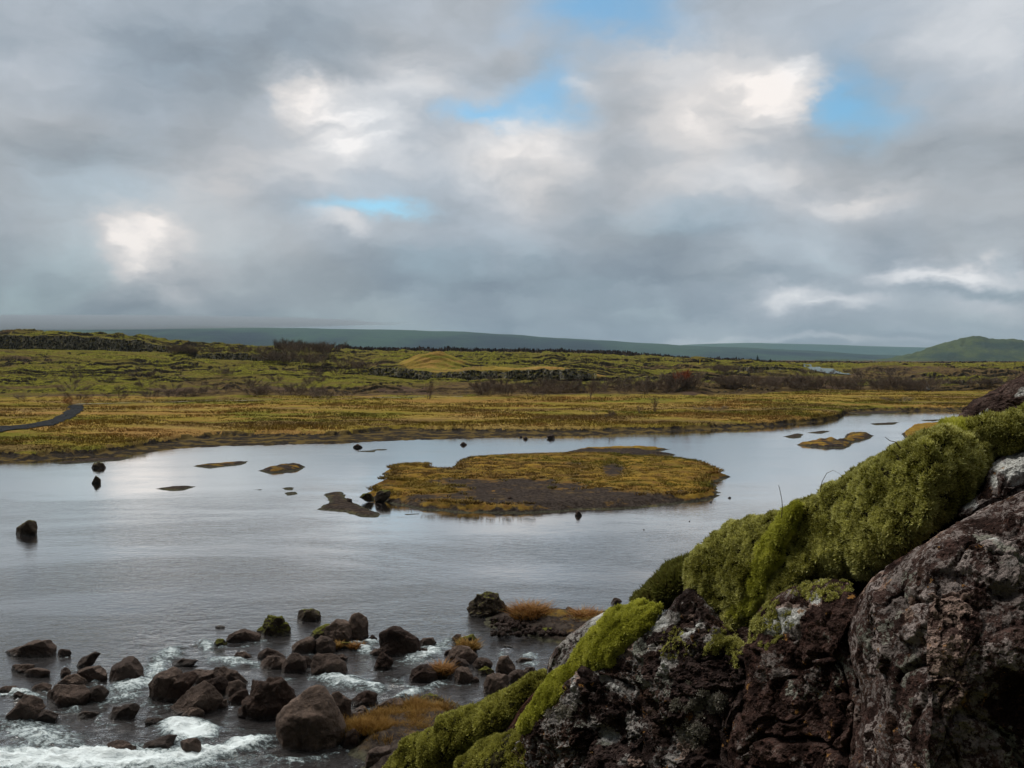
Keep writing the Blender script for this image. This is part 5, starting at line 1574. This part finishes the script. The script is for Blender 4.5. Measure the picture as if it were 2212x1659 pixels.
def body(name, poly, dz, t, mat, label, cat, disp, center=None, nth=420, ns=110, p=2.4, back=.5, group=None, lich=None, kind=None, slope=0.0, smooth=2, attrs=None, shrink=9.0):
    """solid lump whose outline from the viewpoint is poly; t = how far it bulges, dz = offset of its middle plane"""
    P = np.array(poly, float)
    if cat == 'moss cushion':
        q = P - P.mean(0)
        P = P - q / np.linalg.norm(q, axis=1, keepdims=True) * shrink
    c = np.array(center, float) if center else P.mean(0)
    th = np.linspace(0, 2 * np.pi, nth, endpoint=False)
    dx, dy = np.cos(th), np.sin(th)
    r = np.zeros(nth)
    for i in range(len(P)):
        a, b = P[i] - c, P[(i + 1) % len(P)] - c
        e = b - a
        den = dx * e[1] - dy * e[0]
        with np.errstate(divide='ignore', invalid='ignore'):
            s = (a[0] * e[1] - a[1] * e[0]) / den
            u = (a[0] * dy - a[1] * dx) / den
        ok = (u >= -1e-9) & (u <= 1 + 1e-9) & (s > 0)
        r = np.where(ok & (s > r), s, r)
    for _ in range(smooth):
        r = (r * 2 + np.roll(r, 1) + np.roll(r, -1)) / 4
    if cat == 'moss cushion':
        ex, ey = (c[0] + dx * r) / 60, (c[1] + dy * r) / 60
        r = r + 14 * fbm(ex, ey, P[0, 0], 4, .6)
    a1 = np.linspace(0, np.pi / 2, ns)
    sf = np.sin(a1)
    sb = np.sin(np.linspace(np.pi / 2, np.pi, max(12, ns // 4)))[1:]
    S = np.concatenate([sf, sb])
    prof = np.concatenate([-(1 - sf ** p) ** (1 / p), back / t * (1 - sb ** 2) ** .5])
    Sg, Tg = np.meshgrid(S, np.arange(nth), indexing='ij')
    px = c[0] + dx[Tg] * r[Tg] * Sg
    py = c[1] + dy[Tg] * r[Tg] * Sg
    D = depth0(px, py) + dz + t * prof[:, None] + slope * (py - c[1]) / 1000
    V = at(px, py, D).reshape(-1, 3)
    F = grid_faces(len(S), nth, True)
    N = vnormals(V, F)
    cc = V.mean(0)
    if np.sum(N * (V - cc)) < 0:
        N = -N
        F = F[:, ::-1]
    rim = np.repeat(np.where(np.arange(len(S)) < ns, 1 - .65 * S ** 10, .35 + .65 * (1 - S)), nth)
    V = V + N * (disp(V, N) * rim)[:, None]
    la = np.zeros(len(V))
    if lich:
        for (a, b, sx, sy, am, rot) in lich:
            ddx, ddy = px.ravel() - a, py.ravel() - b
            cr_, sr_ = math.cos(rot), math.sin(rot)
            u_, v_ = (ddx * cr_ + ddy * sr_) / (sx * 1.3), (-ddx * sr_ + ddy * cr_) / (sy * 1.4)
            la = np.maximum(la, am * np.exp(-(u_ ** 2 + v_ ** 2) ** 1.5))
    o = mk(name, V, F, mat, {'lichen': la, **(attrs or {})})
    tag(o, label, cat, group, kind)
    return o, V, F, N, len(sf) * nth


def rock_disp(a=.06, seed=0.0, blocky=1.0):
    def f(V, N):
        x, y, z = (V + seed).T
        d = a * .9 * fbm(x * 1.7, y * 1.7, z * 1.7, 3)
        q = ridge(x * 3.1, y * 3.1, z * 3.1, 4, .55)
        d = d - a * .55 * np.maximum(q - .75, 0) * blocky
        d = d + a * .28 * fbm(x * 9, y * 9, z * 9, 4, .6)
        d = d + a * .10 * fbm(x * 45, y * 45, z * 45, 3, .6)
        for fr_, wd_, dp_ in ((1.5, .020, 1.1), (3.4, .028, .6)):
            cr_ = np.abs(fbm(x * fr_ + 7, y * fr_, z * fr_ * .8, 2, .4))
            d = d - a * dp_ * np.exp(-(cr_ / wd_) ** 2) * (.3 + .7 * sstep(-.1, .2, pn(x * 1.3, y * 1.3 + 5, z * 1.3)))
        st = fbm(x * 2.6 + 4, y * 2.6, z * 2.6, 2)
        d = d + a * .5 * (sstep(-.03, .03, st) - .5) * blocky
        return d
    return f


def moss_disp(a=.05, seed=0.0):
    def f(V, N):
        x, y, z = (V + seed).T
        d = a * fbm(x * 3.2, y * 3.2, z * 3.2, 3, .5)
        d = d + a * .45 * (.5 - np.abs(pn(x * 7, y * 7, z * 7))) + a * .25 * fbm(x * 22, y * 22, z * 22, 3, .6)
        return d
    return f


def tufts(name, parts, n, L, w, mat, k=8, up=.45, minface=-.1, seed=1, parent=None, label=None, region=None, wild=.9):
    """many little moss shoots over the visible skin of a lump"""
    R = np.random.default_rng(seed)
    V, F, N, nf = parts
    F = F[(F < nf).all(1)]
    A, B_, C = V[F[:, 0]], V[F[:, 1]], V[F[:, 2]]
    D_ = V[F[:, 3]]
    nn = np.cross(C - A, D_ - B_)
    area = np.linalg.norm(nn, axis=1)
    cen = (A + B_ + C + D_) / 4
    fn = N[F].mean(1)
    vd = np.array([0, 0, CAMZ]) - cen
    vd /= np.linalg.norm(vd, axis=1, keepdims=True)
    wgt = area * (((fn * vd).sum(1) > minface) | (fn[:, 2] > .3))
    wgt = wgt * (.05 + sstep(-.06, .10, fbm(cen[:, 0] * 26, cen[:, 1] * 26, cen[:, 2] * 26, 3, .7)))
    if region is not None:
        wgt = wgt * region(cen)
    idx = R.choice(len(F), n, p=wgt / wgt.sum())
    u, v = R.uniform(size=(2, n))
    p = (A[idx] * ((1 - u) * (1 - v))[:, None] + B_[idx] * (u * (1 - v))[:, None] + C[idx] * (u * v)[:, None] + D_[idx] * ((1 - u) * v)[:, None])
    nrm = fn[idx]
    tone = .5 + .7 * fbm(p[:, 0] * 5, p[:, 1] * 5, p[:, 2] * 5, 2) + .9 * fbm(p[:, 0] * 26, p[:, 1] * 26, p[:, 2] * 26, 3, .7) + R.normal(size=n) * .25
    tone = np.clip(tone, 0, 1)
    # shoots gather in small heads with dark gaps between them
    hd = R.normal(size=(n, k, 3)) * L * .42
    hd -= (hd * nrm[:, None, :]).sum(-1, keepdims=True) * nrm[:, None, :] * .8
    m_ = n * k
    nr = np.repeat(nrm, k, 0)
    out = hd.reshape(-1, 3)
    pr = np.repeat(p, k, 0) + out
    d = nr * .75 + np.array([0, 0, up]) + out / L * .7 + R.normal(size=(m_, 3)) * wild * .4
    d /= np.linalg.norm(d, axis=1, keepdims=True)
    ln = L * R.uniform(.6, 1.2, m_) * np.repeat(R.uniform(.5, 1.5, n), k) * np.clip(1.25 - .35 * (out ** 2).sum(1) / L ** 2, .4, 1.3)
    b0 = pr - nr * L * .2
    side = np.cross(d, R.normal(size=(m_, 3)))
    side /= np.linalg.norm(side, axis=1, keepdims=True) + 1e-9
    side *= w * R.uniform(.7, 1.3, (m_, 1))
    mid = b0 + d * (ln * .6)[:, None]
    tip = b0 + d * ln[:, None] + R.normal(size=(m_, 3)) * L * .08
    Vt = np.stack([b0, mid - side, tip, mid + side], 1).reshape(-1, 3)
    i = np.arange(m_)[:, None] * 4
    Ft = i + [0, 1, 2, 3]
    ti = np.repeat(np.repeat(tone, k), 4)
    tp = np.tile([0, .5, 1.0, .5], m_)
    return mk(name, Vt, Ft, mat, {'tint': ti, 'tip': tp}, smooth=False, parent=parent)


BB = (.036, .025, .022)
M_CORE = mat_fgrock('black outcrop rock', (.018, .012, .011), (.24, .22, .21), -.15)
M_BIG = mat_fgrock('lichened lava', (.050, .031, .027), (.29, .245, .23), .22)
M_RED = mat_fgrock('reddish lava', (.046, .028, .024), (.26, .225, .21), .10, red=.0)
M_MID = mat_fgrock('dark lava', (.038, .027, .025), (.32, .30, .285), .06)
M_SLAB = mat_fgrock('pale crusted slab', (.06, .045, .042), (.40, .38, .36), .22)
M_TOPR = mat_fgrock('brown crest rock', (.045, .030, .026), (.36, .35, .33), -.06)

CORE = [(4600, 500), (3600, 560), (2900, 680), (2550, 790), (2300, 865), (2212, 905), (2120, 960), (2060, 990), (1960, 1020), (1800, 1110), (1690, 1170), (1570, 1220), (1490, 1290), (1430, 1345), (1330, 1385), (1230, 1450), (1160, 1520), (1110, 1560),
        (1050, 1640), (1000, 1720), (950, 2100), (4600, 2300)]
body('lava_outcrop', CORE, .42, .30, M_CORE, 'black lava outcrop carrying the moss cushions and crusted rocks', 'rock outcrop', rock_disp(.10, 1.0), (2000, 1500), 1100, 300, back=1.6)
BIG = [(2400, 980), (2212, 1062), (2150, 1085), (2080, 1118), (1990, 1170), (1930, 1215), (1885, 1255), (1850, 1300), (1828, 1370), (1832, 1420), (1855, 1480), (1862, 1540), (1845, 1610), (1825, 1700), (1900, 1850), (2300, 1950), (2600, 1700), (2600, 1200)]
bigp = body('lichen_boulder', BIG, -.02, .42, M_BIG, 'large brown boulder crusted with grey lichen, bottom right', 'boulder', rock_disp(.052, 3.0), (2150, 1450), 1000, 360, slope=.7,
            lich=[(1990, 1390, 40, 26, .30, 0), (2010, 1420, 55, 30, .3, .3), (1950, 1290, 50, 14, .25, -.5), (2070, 1300, 28, 22, .3, 0), (1880, 1400, 22, 26, .18, 0), (2100, 1590, 60, 30, .2, 0), (2180, 1250, 30, 40, .3, 0),
                  (2150, 1165, 40, 15, .5, .5), (2185, 1215, 24, 14, .5, 0), (2030, 1500, 60, 20, .12, 0), (2050, 1250, 20, 40, .25, .4), (1915, 1250, 30, 8, .3, -.6)])
REDP = [(1700, 1275), (1732, 1258), (1790, 1250), (1835, 1262), (1862, 1300), (1845, 1370), (1860, 1440), (1885, 1520), (1880, 1620), (1860, 1760), (1590, 1780), (1560, 1660), (1580, 1560), (1618, 1460), (1612, 1390), (1630, 1340), (1660, 1310)]
redp = body('reddish_rock', REDP, .20, .30, M_RED, 'reddish-brown rock under the big moss cushion, with white crust on its shoulder', 'rock', rock_disp(.065, 5.0), (1740, 1500), 760, 260, slope=.7,
     lich=[(1690, 1330, 40, 12, 1.1, -.55), (1755, 1290, 14, 9, 1.1, 0), (1700, 1345, 22, 20, .35, 0), (1690, 1480, 60, 30, .2, .5), (1800, 1430, 30, 20, .1, 0)])
MIDP = [(1462, 1290), (1500, 1270), (1560, 1330), (1630, 1400), (1640, 1480), (1600, 1570), (1610, 1780), (1380, 1780), (1370, 1600), (1330, 1500), (1270, 1450), (1300, 1420), (1345, 1400), (1390, 1370), (1430, 1330)]
midp = body('dark_rock', MIDP, .22, .26, M_MID, 'dark fissured rock in the middle of the outcrop, streaked with white crusts', 'rock', rock_disp(.10, 7.0), (1480, 1500), 760, 260, slope=.4,
     lich=[(1490, 1358, 26, 7, .9, -.5), (1395, 1352, 38, 9, 1.1, -.6), (1330, 1382, 26, 10, .5, -.7), (1400, 1400, 14, 7, .7, -.3), (1545, 1370, 20, 8, .7, -.6), (1440, 1440, 12, 20, .5, .3), (1360, 1395, 20, 20, .35, 0),
           (1470, 1620, 20, 30, .4, 0), (1385, 1470, 18, 8, .5, .4)])
LOWP = [(1228, 1452), (1262, 1440), (1330, 1448), (1390, 1490), (1440, 1560), (1460, 1800), (1000, 1800), (1010, 1690), (1060, 1640), (1120, 1580), (1180, 1520)]
lowp = body('dark_rock', LOWP, .28, .28, M_MID, 'dark rock at the bottom of the outcrop, left of the fissured one', 'rock', rock_disp(.09, 9.0), (1260, 1620), 760, 260, slope=.4,
     lich=[(1245, 1480, 10, 30, .5, .1), (1325, 1470, 26, 10, .6, .5), (1230, 1510, 18, 10, .35, 0), (1290, 1590, 18, 16, .6, .3), (1350, 1560, 20, 30, .3, .2), (1360, 1640, 26, 14, .35, 0), (1200, 1550, 26, 10, .35, -.6), (1260, 1560, 12, 20, .35, 0)])
SLABP = [(1180, 1466), (1184, 1430), (1200, 1400), (1235, 1366), (1275, 1335), (1312, 1316), (1338, 1316), (1345, 1330), (1300, 1375), (1260, 1415), (1225, 1455), (1200, 1482), (1188, 1484)]
body('lichen_slab', SLABP, .30, .16, M_SLAB, 'leaning slab crusted white and pink, beside the bright moss strip', 'rock slab', rock_disp(.04, 11.0), (1252, 1395), 500, 140,
     lich=[(1300, 1330, 44, 9, .9, -.65), (1260, 1385, 14, 34, .7, .6), (1215, 1375, 30, 10, .25, -.8), (1210, 1440, 20, 20, .15, 0)])
TOPP = [(2400, 715), (2300, 748), (2212, 806), (2170, 824), (2132, 846), (2100, 860), (2076, 880), (2070, 902), (2052, 930), (2120, 935), (2200, 920), (2300, 900), (2500, 880)]
body('crest_rock', TOPP, .12, .18, M_TOPR, 'brown-black rock on the crest at the top right edge', 'rock', rock_disp(.05, 13.0), (2215, 868), 500, 150, smooth=0,
     lich=[(2118, 886, 16, 5, .5, -.3), (2140, 862, 8, 4, .7, 0), (2205, 828, 12, 4, .6, -.3)])
RRP = [(2400, 900), (2300, 940), (2212, 975), (2165, 985), (2138, 1005), (2124, 1030), (2120, 1060), (2100, 1080), (2070, 1095), (2060, 1120), (2100, 1130), (2180, 1100), (2260, 1080), (2400, 1060)]
body('white_crusted_rock', RRP, .02, .22, M_BIG, 'rock splashed with bright white lichen on the right edge', 'rock', rock_disp(.05, 15.0), (2220, 1030), 600, 170,
     lich=[(2155, 1005, 30, 12, 1.2, .6), (2200, 990, 34, 16, 1.2, -.5), (2195, 1020, 22, 20, 1.1, .5), (2090, 1085, 22, 10, 1.0, .3), (2150, 1080, 30, 7, .5, 0), (2140, 1035, 8, 16, .8, 0)])
COREBR = [(1180, 1500), (1220, 1470), (1240, 1480), (1180, 1560), (1130, 1620), (1080, 1600), (1100, 1540), (1140, 1500)]

MM = mat_mossbase('moss bed', (.012, .010, .005), (.045, .040, .012))
T_GREEN = mat_tuft('moss shoots', (.030, .027, .009), (.14, .13, .020), (.34, .33, .05), (.62, .60, .20))
T_OLIVE = mat_tuft('olive moss shoots', (.028, .026, .009), (.150, .140, .022), (.42, .41, .07), (.85, .83, .40))
T_BRIGHT = mat_tuft('bright moss shoots', (.11, .11, .014), (.30, .31, .03), (.50, .50, .07), (.68, .67, .18))
T_HEATH = mat_tuft('heather shoots', (.07, .04, .02), (.12, .10, .025), (.17, .18, .03), (.22, .22, .06))
T_LICH = mat_tuft('branching lichen', (.12, .11, .085), (.22, .20, .16), (.34, .32, .27), (.40, .38, .33))

# big cushion
M1 = [(2142, 995), (2135, 960), (2110, 938), (2080, 926), (2058, 920), (2035, 925), (1990, 940), (1930, 966), (1895, 985), (1850, 1010), (1800, 1040), (1750, 1070), (1712, 1092), (1692, 1110), (1660, 1160), (1625, 1230),
      (1585, 1300), (1545, 1370), (1540, 1400), (1560, 1408), (1600, 1370), (1645, 1318), (1690, 1275), (1730, 1258), (1800, 1258), (1850, 1262), (1890, 1250), (1935, 1205), (1990, 1160), (2050, 1125), (2090, 1095), (2120, 1050)]
o, V, F, N, nf = body('moss_cushion', M1, .14, .17, MM, 'largest moss cushion, a green shoulder sweeping over the outcrop', 'moss cushion', moss_disp(.034, 2.0), (1830, 1150), 900, 300, slope=.9)
tufts('shoots', (V, F, N, nf), 11383, 0.0156, 0.0028, T_OLIVE, 20, seed=1, parent=o)
M2 = [(1470, 1262), (1478, 1215), (1500, 1180), (1535, 1150), (1580, 1125), (1630, 1112), (1680, 1108), (1712, 1112), (1712, 1150), (1680, 1210), (1640, 1262), (1618, 1330), (1600, 1390), (1560, 1420), (1540, 1400), (1545, 1350), (1510, 1330), (1480, 1300)]
o, V, F, N, nf = body('moss_cushion', M2, .17, .15, MM, 'dark olive moss cushion at the left of the largest one', 'moss cushion', moss_disp(.034, 4.0), (1605, 1235), 700, 220, slope=.9)
tufts('shoots', (V, F, N, nf), 5508, 0.0156, 0.0030, T_OLIVE, 20, seed=2, parent=o)
# bright ribbon between the two
M2b = [(1700, 1092), (1722, 1096), (1716, 1130), (1690, 1180), (1660, 1240), (1650, 1290), (1620, 1320), (1590, 1340), (1572, 1330), (1590, 1290), (1620, 1230), (1655, 1160), (1685, 1112)]
o, V, F, N, nf = body('moss_cushion', M2b, .03, .06, MM, 'bright green ribbon of moss running down between the two big cushions', 'moss cushion', moss_disp(.03, 6.0), (1655, 1200), 600, 120, slope=.9, shrink=1)
tufts('shoots', (V, F, N, nf), 2937, 0.0140, 0.0021, T_BRIGHT, 20, up=.1, seed=3, parent=o)
M3 = [(2400, 815), (2300, 853), (2212, 893), (2160, 911), (2120, 914), (2090, 916), (2080, 928), (2105, 945), (2140, 968), (2180, 972), (2212, 960), (2300, 930), (2420, 890)]
o, V, F, N, nf = body('moss_cushion', M3, .05, .15, MM, 'pale-tipped moss mat on the right edge below the crest rock', 'moss cushion', moss_disp(.06, 8.0), (2230, 915), 600, 150)
tufts('shoots', (V, F, N, nf), 4773, 0.0164, 0.0028, T_OLIVE, 20, seed=4, parent=o)
M3b = [(2022, 928), (2040, 912), (2070, 905), (2098, 912), (2122, 930), (2135, 950), (2120, 962), (2080, 950), (2050, 936)]
o, V, F, N, nf = body('moss_cushion', M3b, .12, .14, MM, 'small bright green tuft of moss on the crest by the river', 'moss cushion', moss_disp(.03, 9.0), (2080, 935), 400, 90, shrink=1)
tufts('shoots', (V, F, N, nf), 1285, 0.0179, 0.0021, T_BRIGHT, 20, up=.6, seed=5, parent=o)
M4 = [(1432, 1303), (1405, 1299), (1370, 1302), (1340, 1312), (1305, 1340), (1275, 1370), (1250, 1400), (1232, 1425), (1240, 1445), (1280, 1440), (1320, 1432), (1345, 1400), (1372, 1378), (1405, 1352), (1425, 1325)]
o, V, F, N, nf = body('moss_cushion', M4, .15, .09, MM, 'bright yellow-green moss cushion behind the white-streaked rocks', 'moss cushion', moss_disp(.03, 10.0), (1320, 1380), 600, 160, shrink=-3)
tufts('shoots', (V, F, N, nf), 4773, 0.0156, 0.0037, T_BRIGHT, 20, seed=6, parent=o)
M4b = [(1262, 1425), (1236, 1432), (1205, 1462), (1180, 1490), (1155, 1520), (1128, 1556), (1122, 1580), (1150, 1572), (1185, 1540), (1220, 1510), (1250, 1480), (1270, 1450)]
o, V, F, N, nf = body('moss_cushion', M4b, .15, .06, MM, 'narrow bright moss strip running down toward the lower left', 'moss cushion', moss_disp(.025, 12.0), (1200, 1500), 500, 120, shrink=-3)
tufts('shoots', (V, F, N, nf), 3121, 0.0156, 0.0037, T_BRIGHT, 20, seed=7, parent=o)
M5 = [(1500, 1205), (1482, 1213), (1452, 1230), (1428, 1250), (1405, 1268), (1378, 1292), (1370, 1305), (1420, 1312), (1470, 1300), (1510, 1280), (1530, 1240)]
o, V, F, N, nf = body('heather_mound', M5, .75, .35, mat_mossbase('heather bed', (.04, .025, .012), (.08, .07, .018)), 'reddish-green heather mound behind the moss, above the water', 'heather', moss_disp(.05, 14.0), (1450, 1265), 500, 120)
tufts('shoots', (V, F, N, nf), 2754, 0.0289, 0.0039, T_HEATH, 20, up=.8, seed=8, parent=o, wild=1.2)
M6 = [(790, 1760), (815, 1690), (845, 1635), (880, 1600), (920, 1572), (960, 1548), (1000, 1528), (1045, 1505), (1090, 1490), (1130, 1474), (1165, 1452), (1186, 1440), (1195, 1470), (1160, 1510), (1130, 1545), (1110, 1580), (1060, 1620), (1000, 1680), (960, 1760), (880, 1850), (790, 1850)]
o, V, F, N, nf = body('moss_cushion', M6, .80, .32, MM, 'long mossy slope falling to the river at the bottom centre', 'moss cushion', moss_disp(.07, 16.0), (985, 1620), 800, 220, slope=1.2)
tufts('shoots', (V, F, N, nf), 9547, 0.0179, 0.0044, T_GREEN, 20, seed=9, parent=o)
M7 = [(950, 1800), (960, 1700), (985, 1640), (1015, 1612), (1055, 1592), (1100, 1578), (1140, 1572), (1150, 1585), (1120, 1605), (1100, 1620), (1130, 1650), (1160, 1700), (1160, 1800)]
o, V, F, N, nf = body('moss_cushion', M7, .36, .18, MM, 'rounded moss mound at the bottom edge, in front of the long slope', 'moss cushion', moss_disp(.05, 18.0), (1050, 1690), 600, 160)
reg_ = lambda c: (fbm(c[:, 0] * 4, c[:, 1] * 4, c[:, 2] * 4, 2) > -.12) * 1.0 + .06
tufts('shoots', (V, F, N, nf), 4406, 0.0164, 0.0033, T_GREEN, 20, seed=10, parent=o, region=reg_)
HOL = [(1185, 1468), (1200, 1490), (1190, 1520), (1140, 1590), (1105, 1600), (1100, 1570), (1120, 1535), (1150, 1500)]
body('peat_hollow', HOL, .40, .10, mat_fgrock('red-brown peat', (.050, .024, .018), (.1, .08, .06), -.6, red=.03), 'red-brown bare peat hollow between moss slopes', 'peat', rock_disp(.03, 20.0, 0), (1145, 1540), 300, 80)


def skin_patch(parts, cx, cy, rx, ry, mat, n, L, w, label, cat, name, seed):
    """shoots growing on the skin of a rock inside a ragged spot"""
    def reg(c):
        px = CX + FP * c[:, 0] / c[:, 1]
        t = c[:, 2] - CAMZ
        py = HZ - FP * t / c[:, 1]
        q = ((px - cx) / rx) ** 2 + ((py - cy) / ry) ** 2
        return (q + 1.6 * fbm(c[:, 0] * 14 + seed, c[:, 1] * 14, c[:, 2] * 14, 3) < .75) * 1.0
    o = tufts(name, parts, n, L, w, mat, 12, seed=seed, region=reg, wild=1.2, minface=-.5)
    tag(o, label, cat)


skin_patch(redp[1:], 1640, 1345, 60, 60, T_OLIVE, 700, .009, .0026, 'ragged moss fringe on the left shoulder of the reddish rock', 'moss patch', 'moss_patch', 43)
skin_patch(redp[1:], 1790, 1275, 90, 26, T_OLIVE, 500, .009, .0024, 'ragged moss fringe along the top of the reddish rock', 'moss patch', 'moss_patch', 44)
skin_patch(midp[1:], 1525, 1530, 52, 36, T_LICH, 500, .014, .0026, 'grey branching lichen clump on the dark fissured rock, upper of two', 'lichen clump', 'lichen_clump', 31)
skin_patch(midp[1:], 1500, 1600, 34, 30, T_LICH, 260, .014, .0026, 'grey branching lichen clump low on the dark fissured rock, smaller of two', 'lichen clump', 'lichen_clump', 32)
skin_patch(lowp[1:], 1215, 1545, 40, 18, T_LICH, 200, .014, .0028, 'cream lichen clump on the bottom dark rock beside the narrow moss strip', 'lichen clump', 'lichen_clump', 33)
skin_patch(lowp[1:], 1100, 1655, 46, 34, T_GREEN, 480, .018, .0034, 'small green moss patch at the bottom edge beside the rounded mound', 'moss patch', 'moss_patch', 34)
skin_patch(midp[1:], 1465, 1395, 34, 34, T_OLIVE, 300, .009, .0024, 'thin olive moss patch on the fissured rock below the crest', 'moss patch', 'moss_patch', 35)
skin_patch(midp[1:], 1575, 1400, 50, 44, T_OLIVE, 700, .010, .0026, 'moss hanging down over the rock below the dark cushion', 'moss patch', 'moss_patch', 36)





# stray grass stems and a bare twig on the crest
def stem(pts, D, r, label, cat, name, mat, group=None):
    P = at(np.array([p[0] for p in pts]), np.array([p[1] for p in pts]), np.full(len(pts), D))
    V, F = [], []
    for i, p in enumerate(P):
        rr = r * (1 - .7 * i / len(P))
        for k in range(4):
            a = k * math.pi / 2
            V.append(p + np.array([math.cos(a) * rr, 0, math.sin(a) * rr * .6]) + np.array([0, math.sin(a) * rr, 0]))
    F = grid_faces(len(P), 4, True)
    o = mk(name, V, F, mat)
    tag(o, label, cat, group)


M_ST = mat_plain('dry stem', (.10, .08, .05))
stem([(1688, 1118), (1690, 1095), (1689, 1080), (1684, 1055), (1682, 1048)], 3.9, .0022, 'thin dark grass stem on the crest above the dark cushion', 'grass stem', 'grass_tuft', M_ST)
stem([(1772, 1062), (1776, 1040), (1786, 1022), (1800, 1016), (1812, 1022), (1820, 1030)], 3.8, .0018, 'arching dry grass stem over the crest', 'grass stem', 'grass_tuft', M_ST)
stem([(1945, 968), (1935, 955), (1922, 952), (1912, 944)], 3.7, .004, 'bare forked twig on the crest left of the moss peak', 'twig', 'twig', M_ST)
stem([(2092, 905), (2086, 885), (2083, 872)], 3.9, .0016, 'short dry grass stem beside the crest rock', 'grass stem', 'grass_tuft', M_ST)
stem([(2068, 915), (2058, 890), (2050, 878)], 3.9, .0016, 'leaning grass stem left of the crest rock', 'grass stem', 'grass_tuft', M_ST)


# ------------------------------------------------------------------ haze
HZM, T = newmat('haze')
pv = T.n('ShaderNodeVolumePrincipled', {'Color': (.50, .70, .86, 1), 'Density': 3.4e-5, 'Anisotropy': 0.0})
T.n('ShaderNodeOutputMaterial', {'Volume': pv})
bx = np.array([(x, y, z) for x in (-24000, 24000) for y in (-300, 19000) for z in (-3, 620)], float)
bf = [(0, 1, 3, 2), (4, 6, 7, 5), (0, 4, 5, 1), (2, 3, 7, 6), (0, 2, 6, 4), (1, 5, 7, 3)]
tag(mk('haze', bx, bf, HZM, smooth=False), 'thin blue-grey haze over the plain', None, None, 'stuff')

CLM, T = newmat('low cloud')
pv = T.n('ShaderNodeVolumePrincipled', {'Color': (.60, .66, .74, 1), 'Density': 3.5e-3, 'Anisotropy': 0.0})
T.n('ShaderNodeOutputMaterial', {'Volume': pv})
S, F = ico(5)
for (cx_, cz_, rx_, rz_, ry_, Dc, lab) in [(-60, 696, 900, 16, 500, 6600, 'low grey cloud hiding the left end of the shield mountain')]:
    c_ = at(cx_, cz_, Dc)
    V = S * np.array([rx_ / FP * Dc, ry_, rz_ / FP * Dc])
    V = V * (1 + .12 * fbm(S[:, 0] * 3, S[:, 1] * 3, S[:, 2] * 3, 3))[:, None]
    tag(mk('low_cloud', V + c_, F, CLM), lab, None, None, 'stuff')
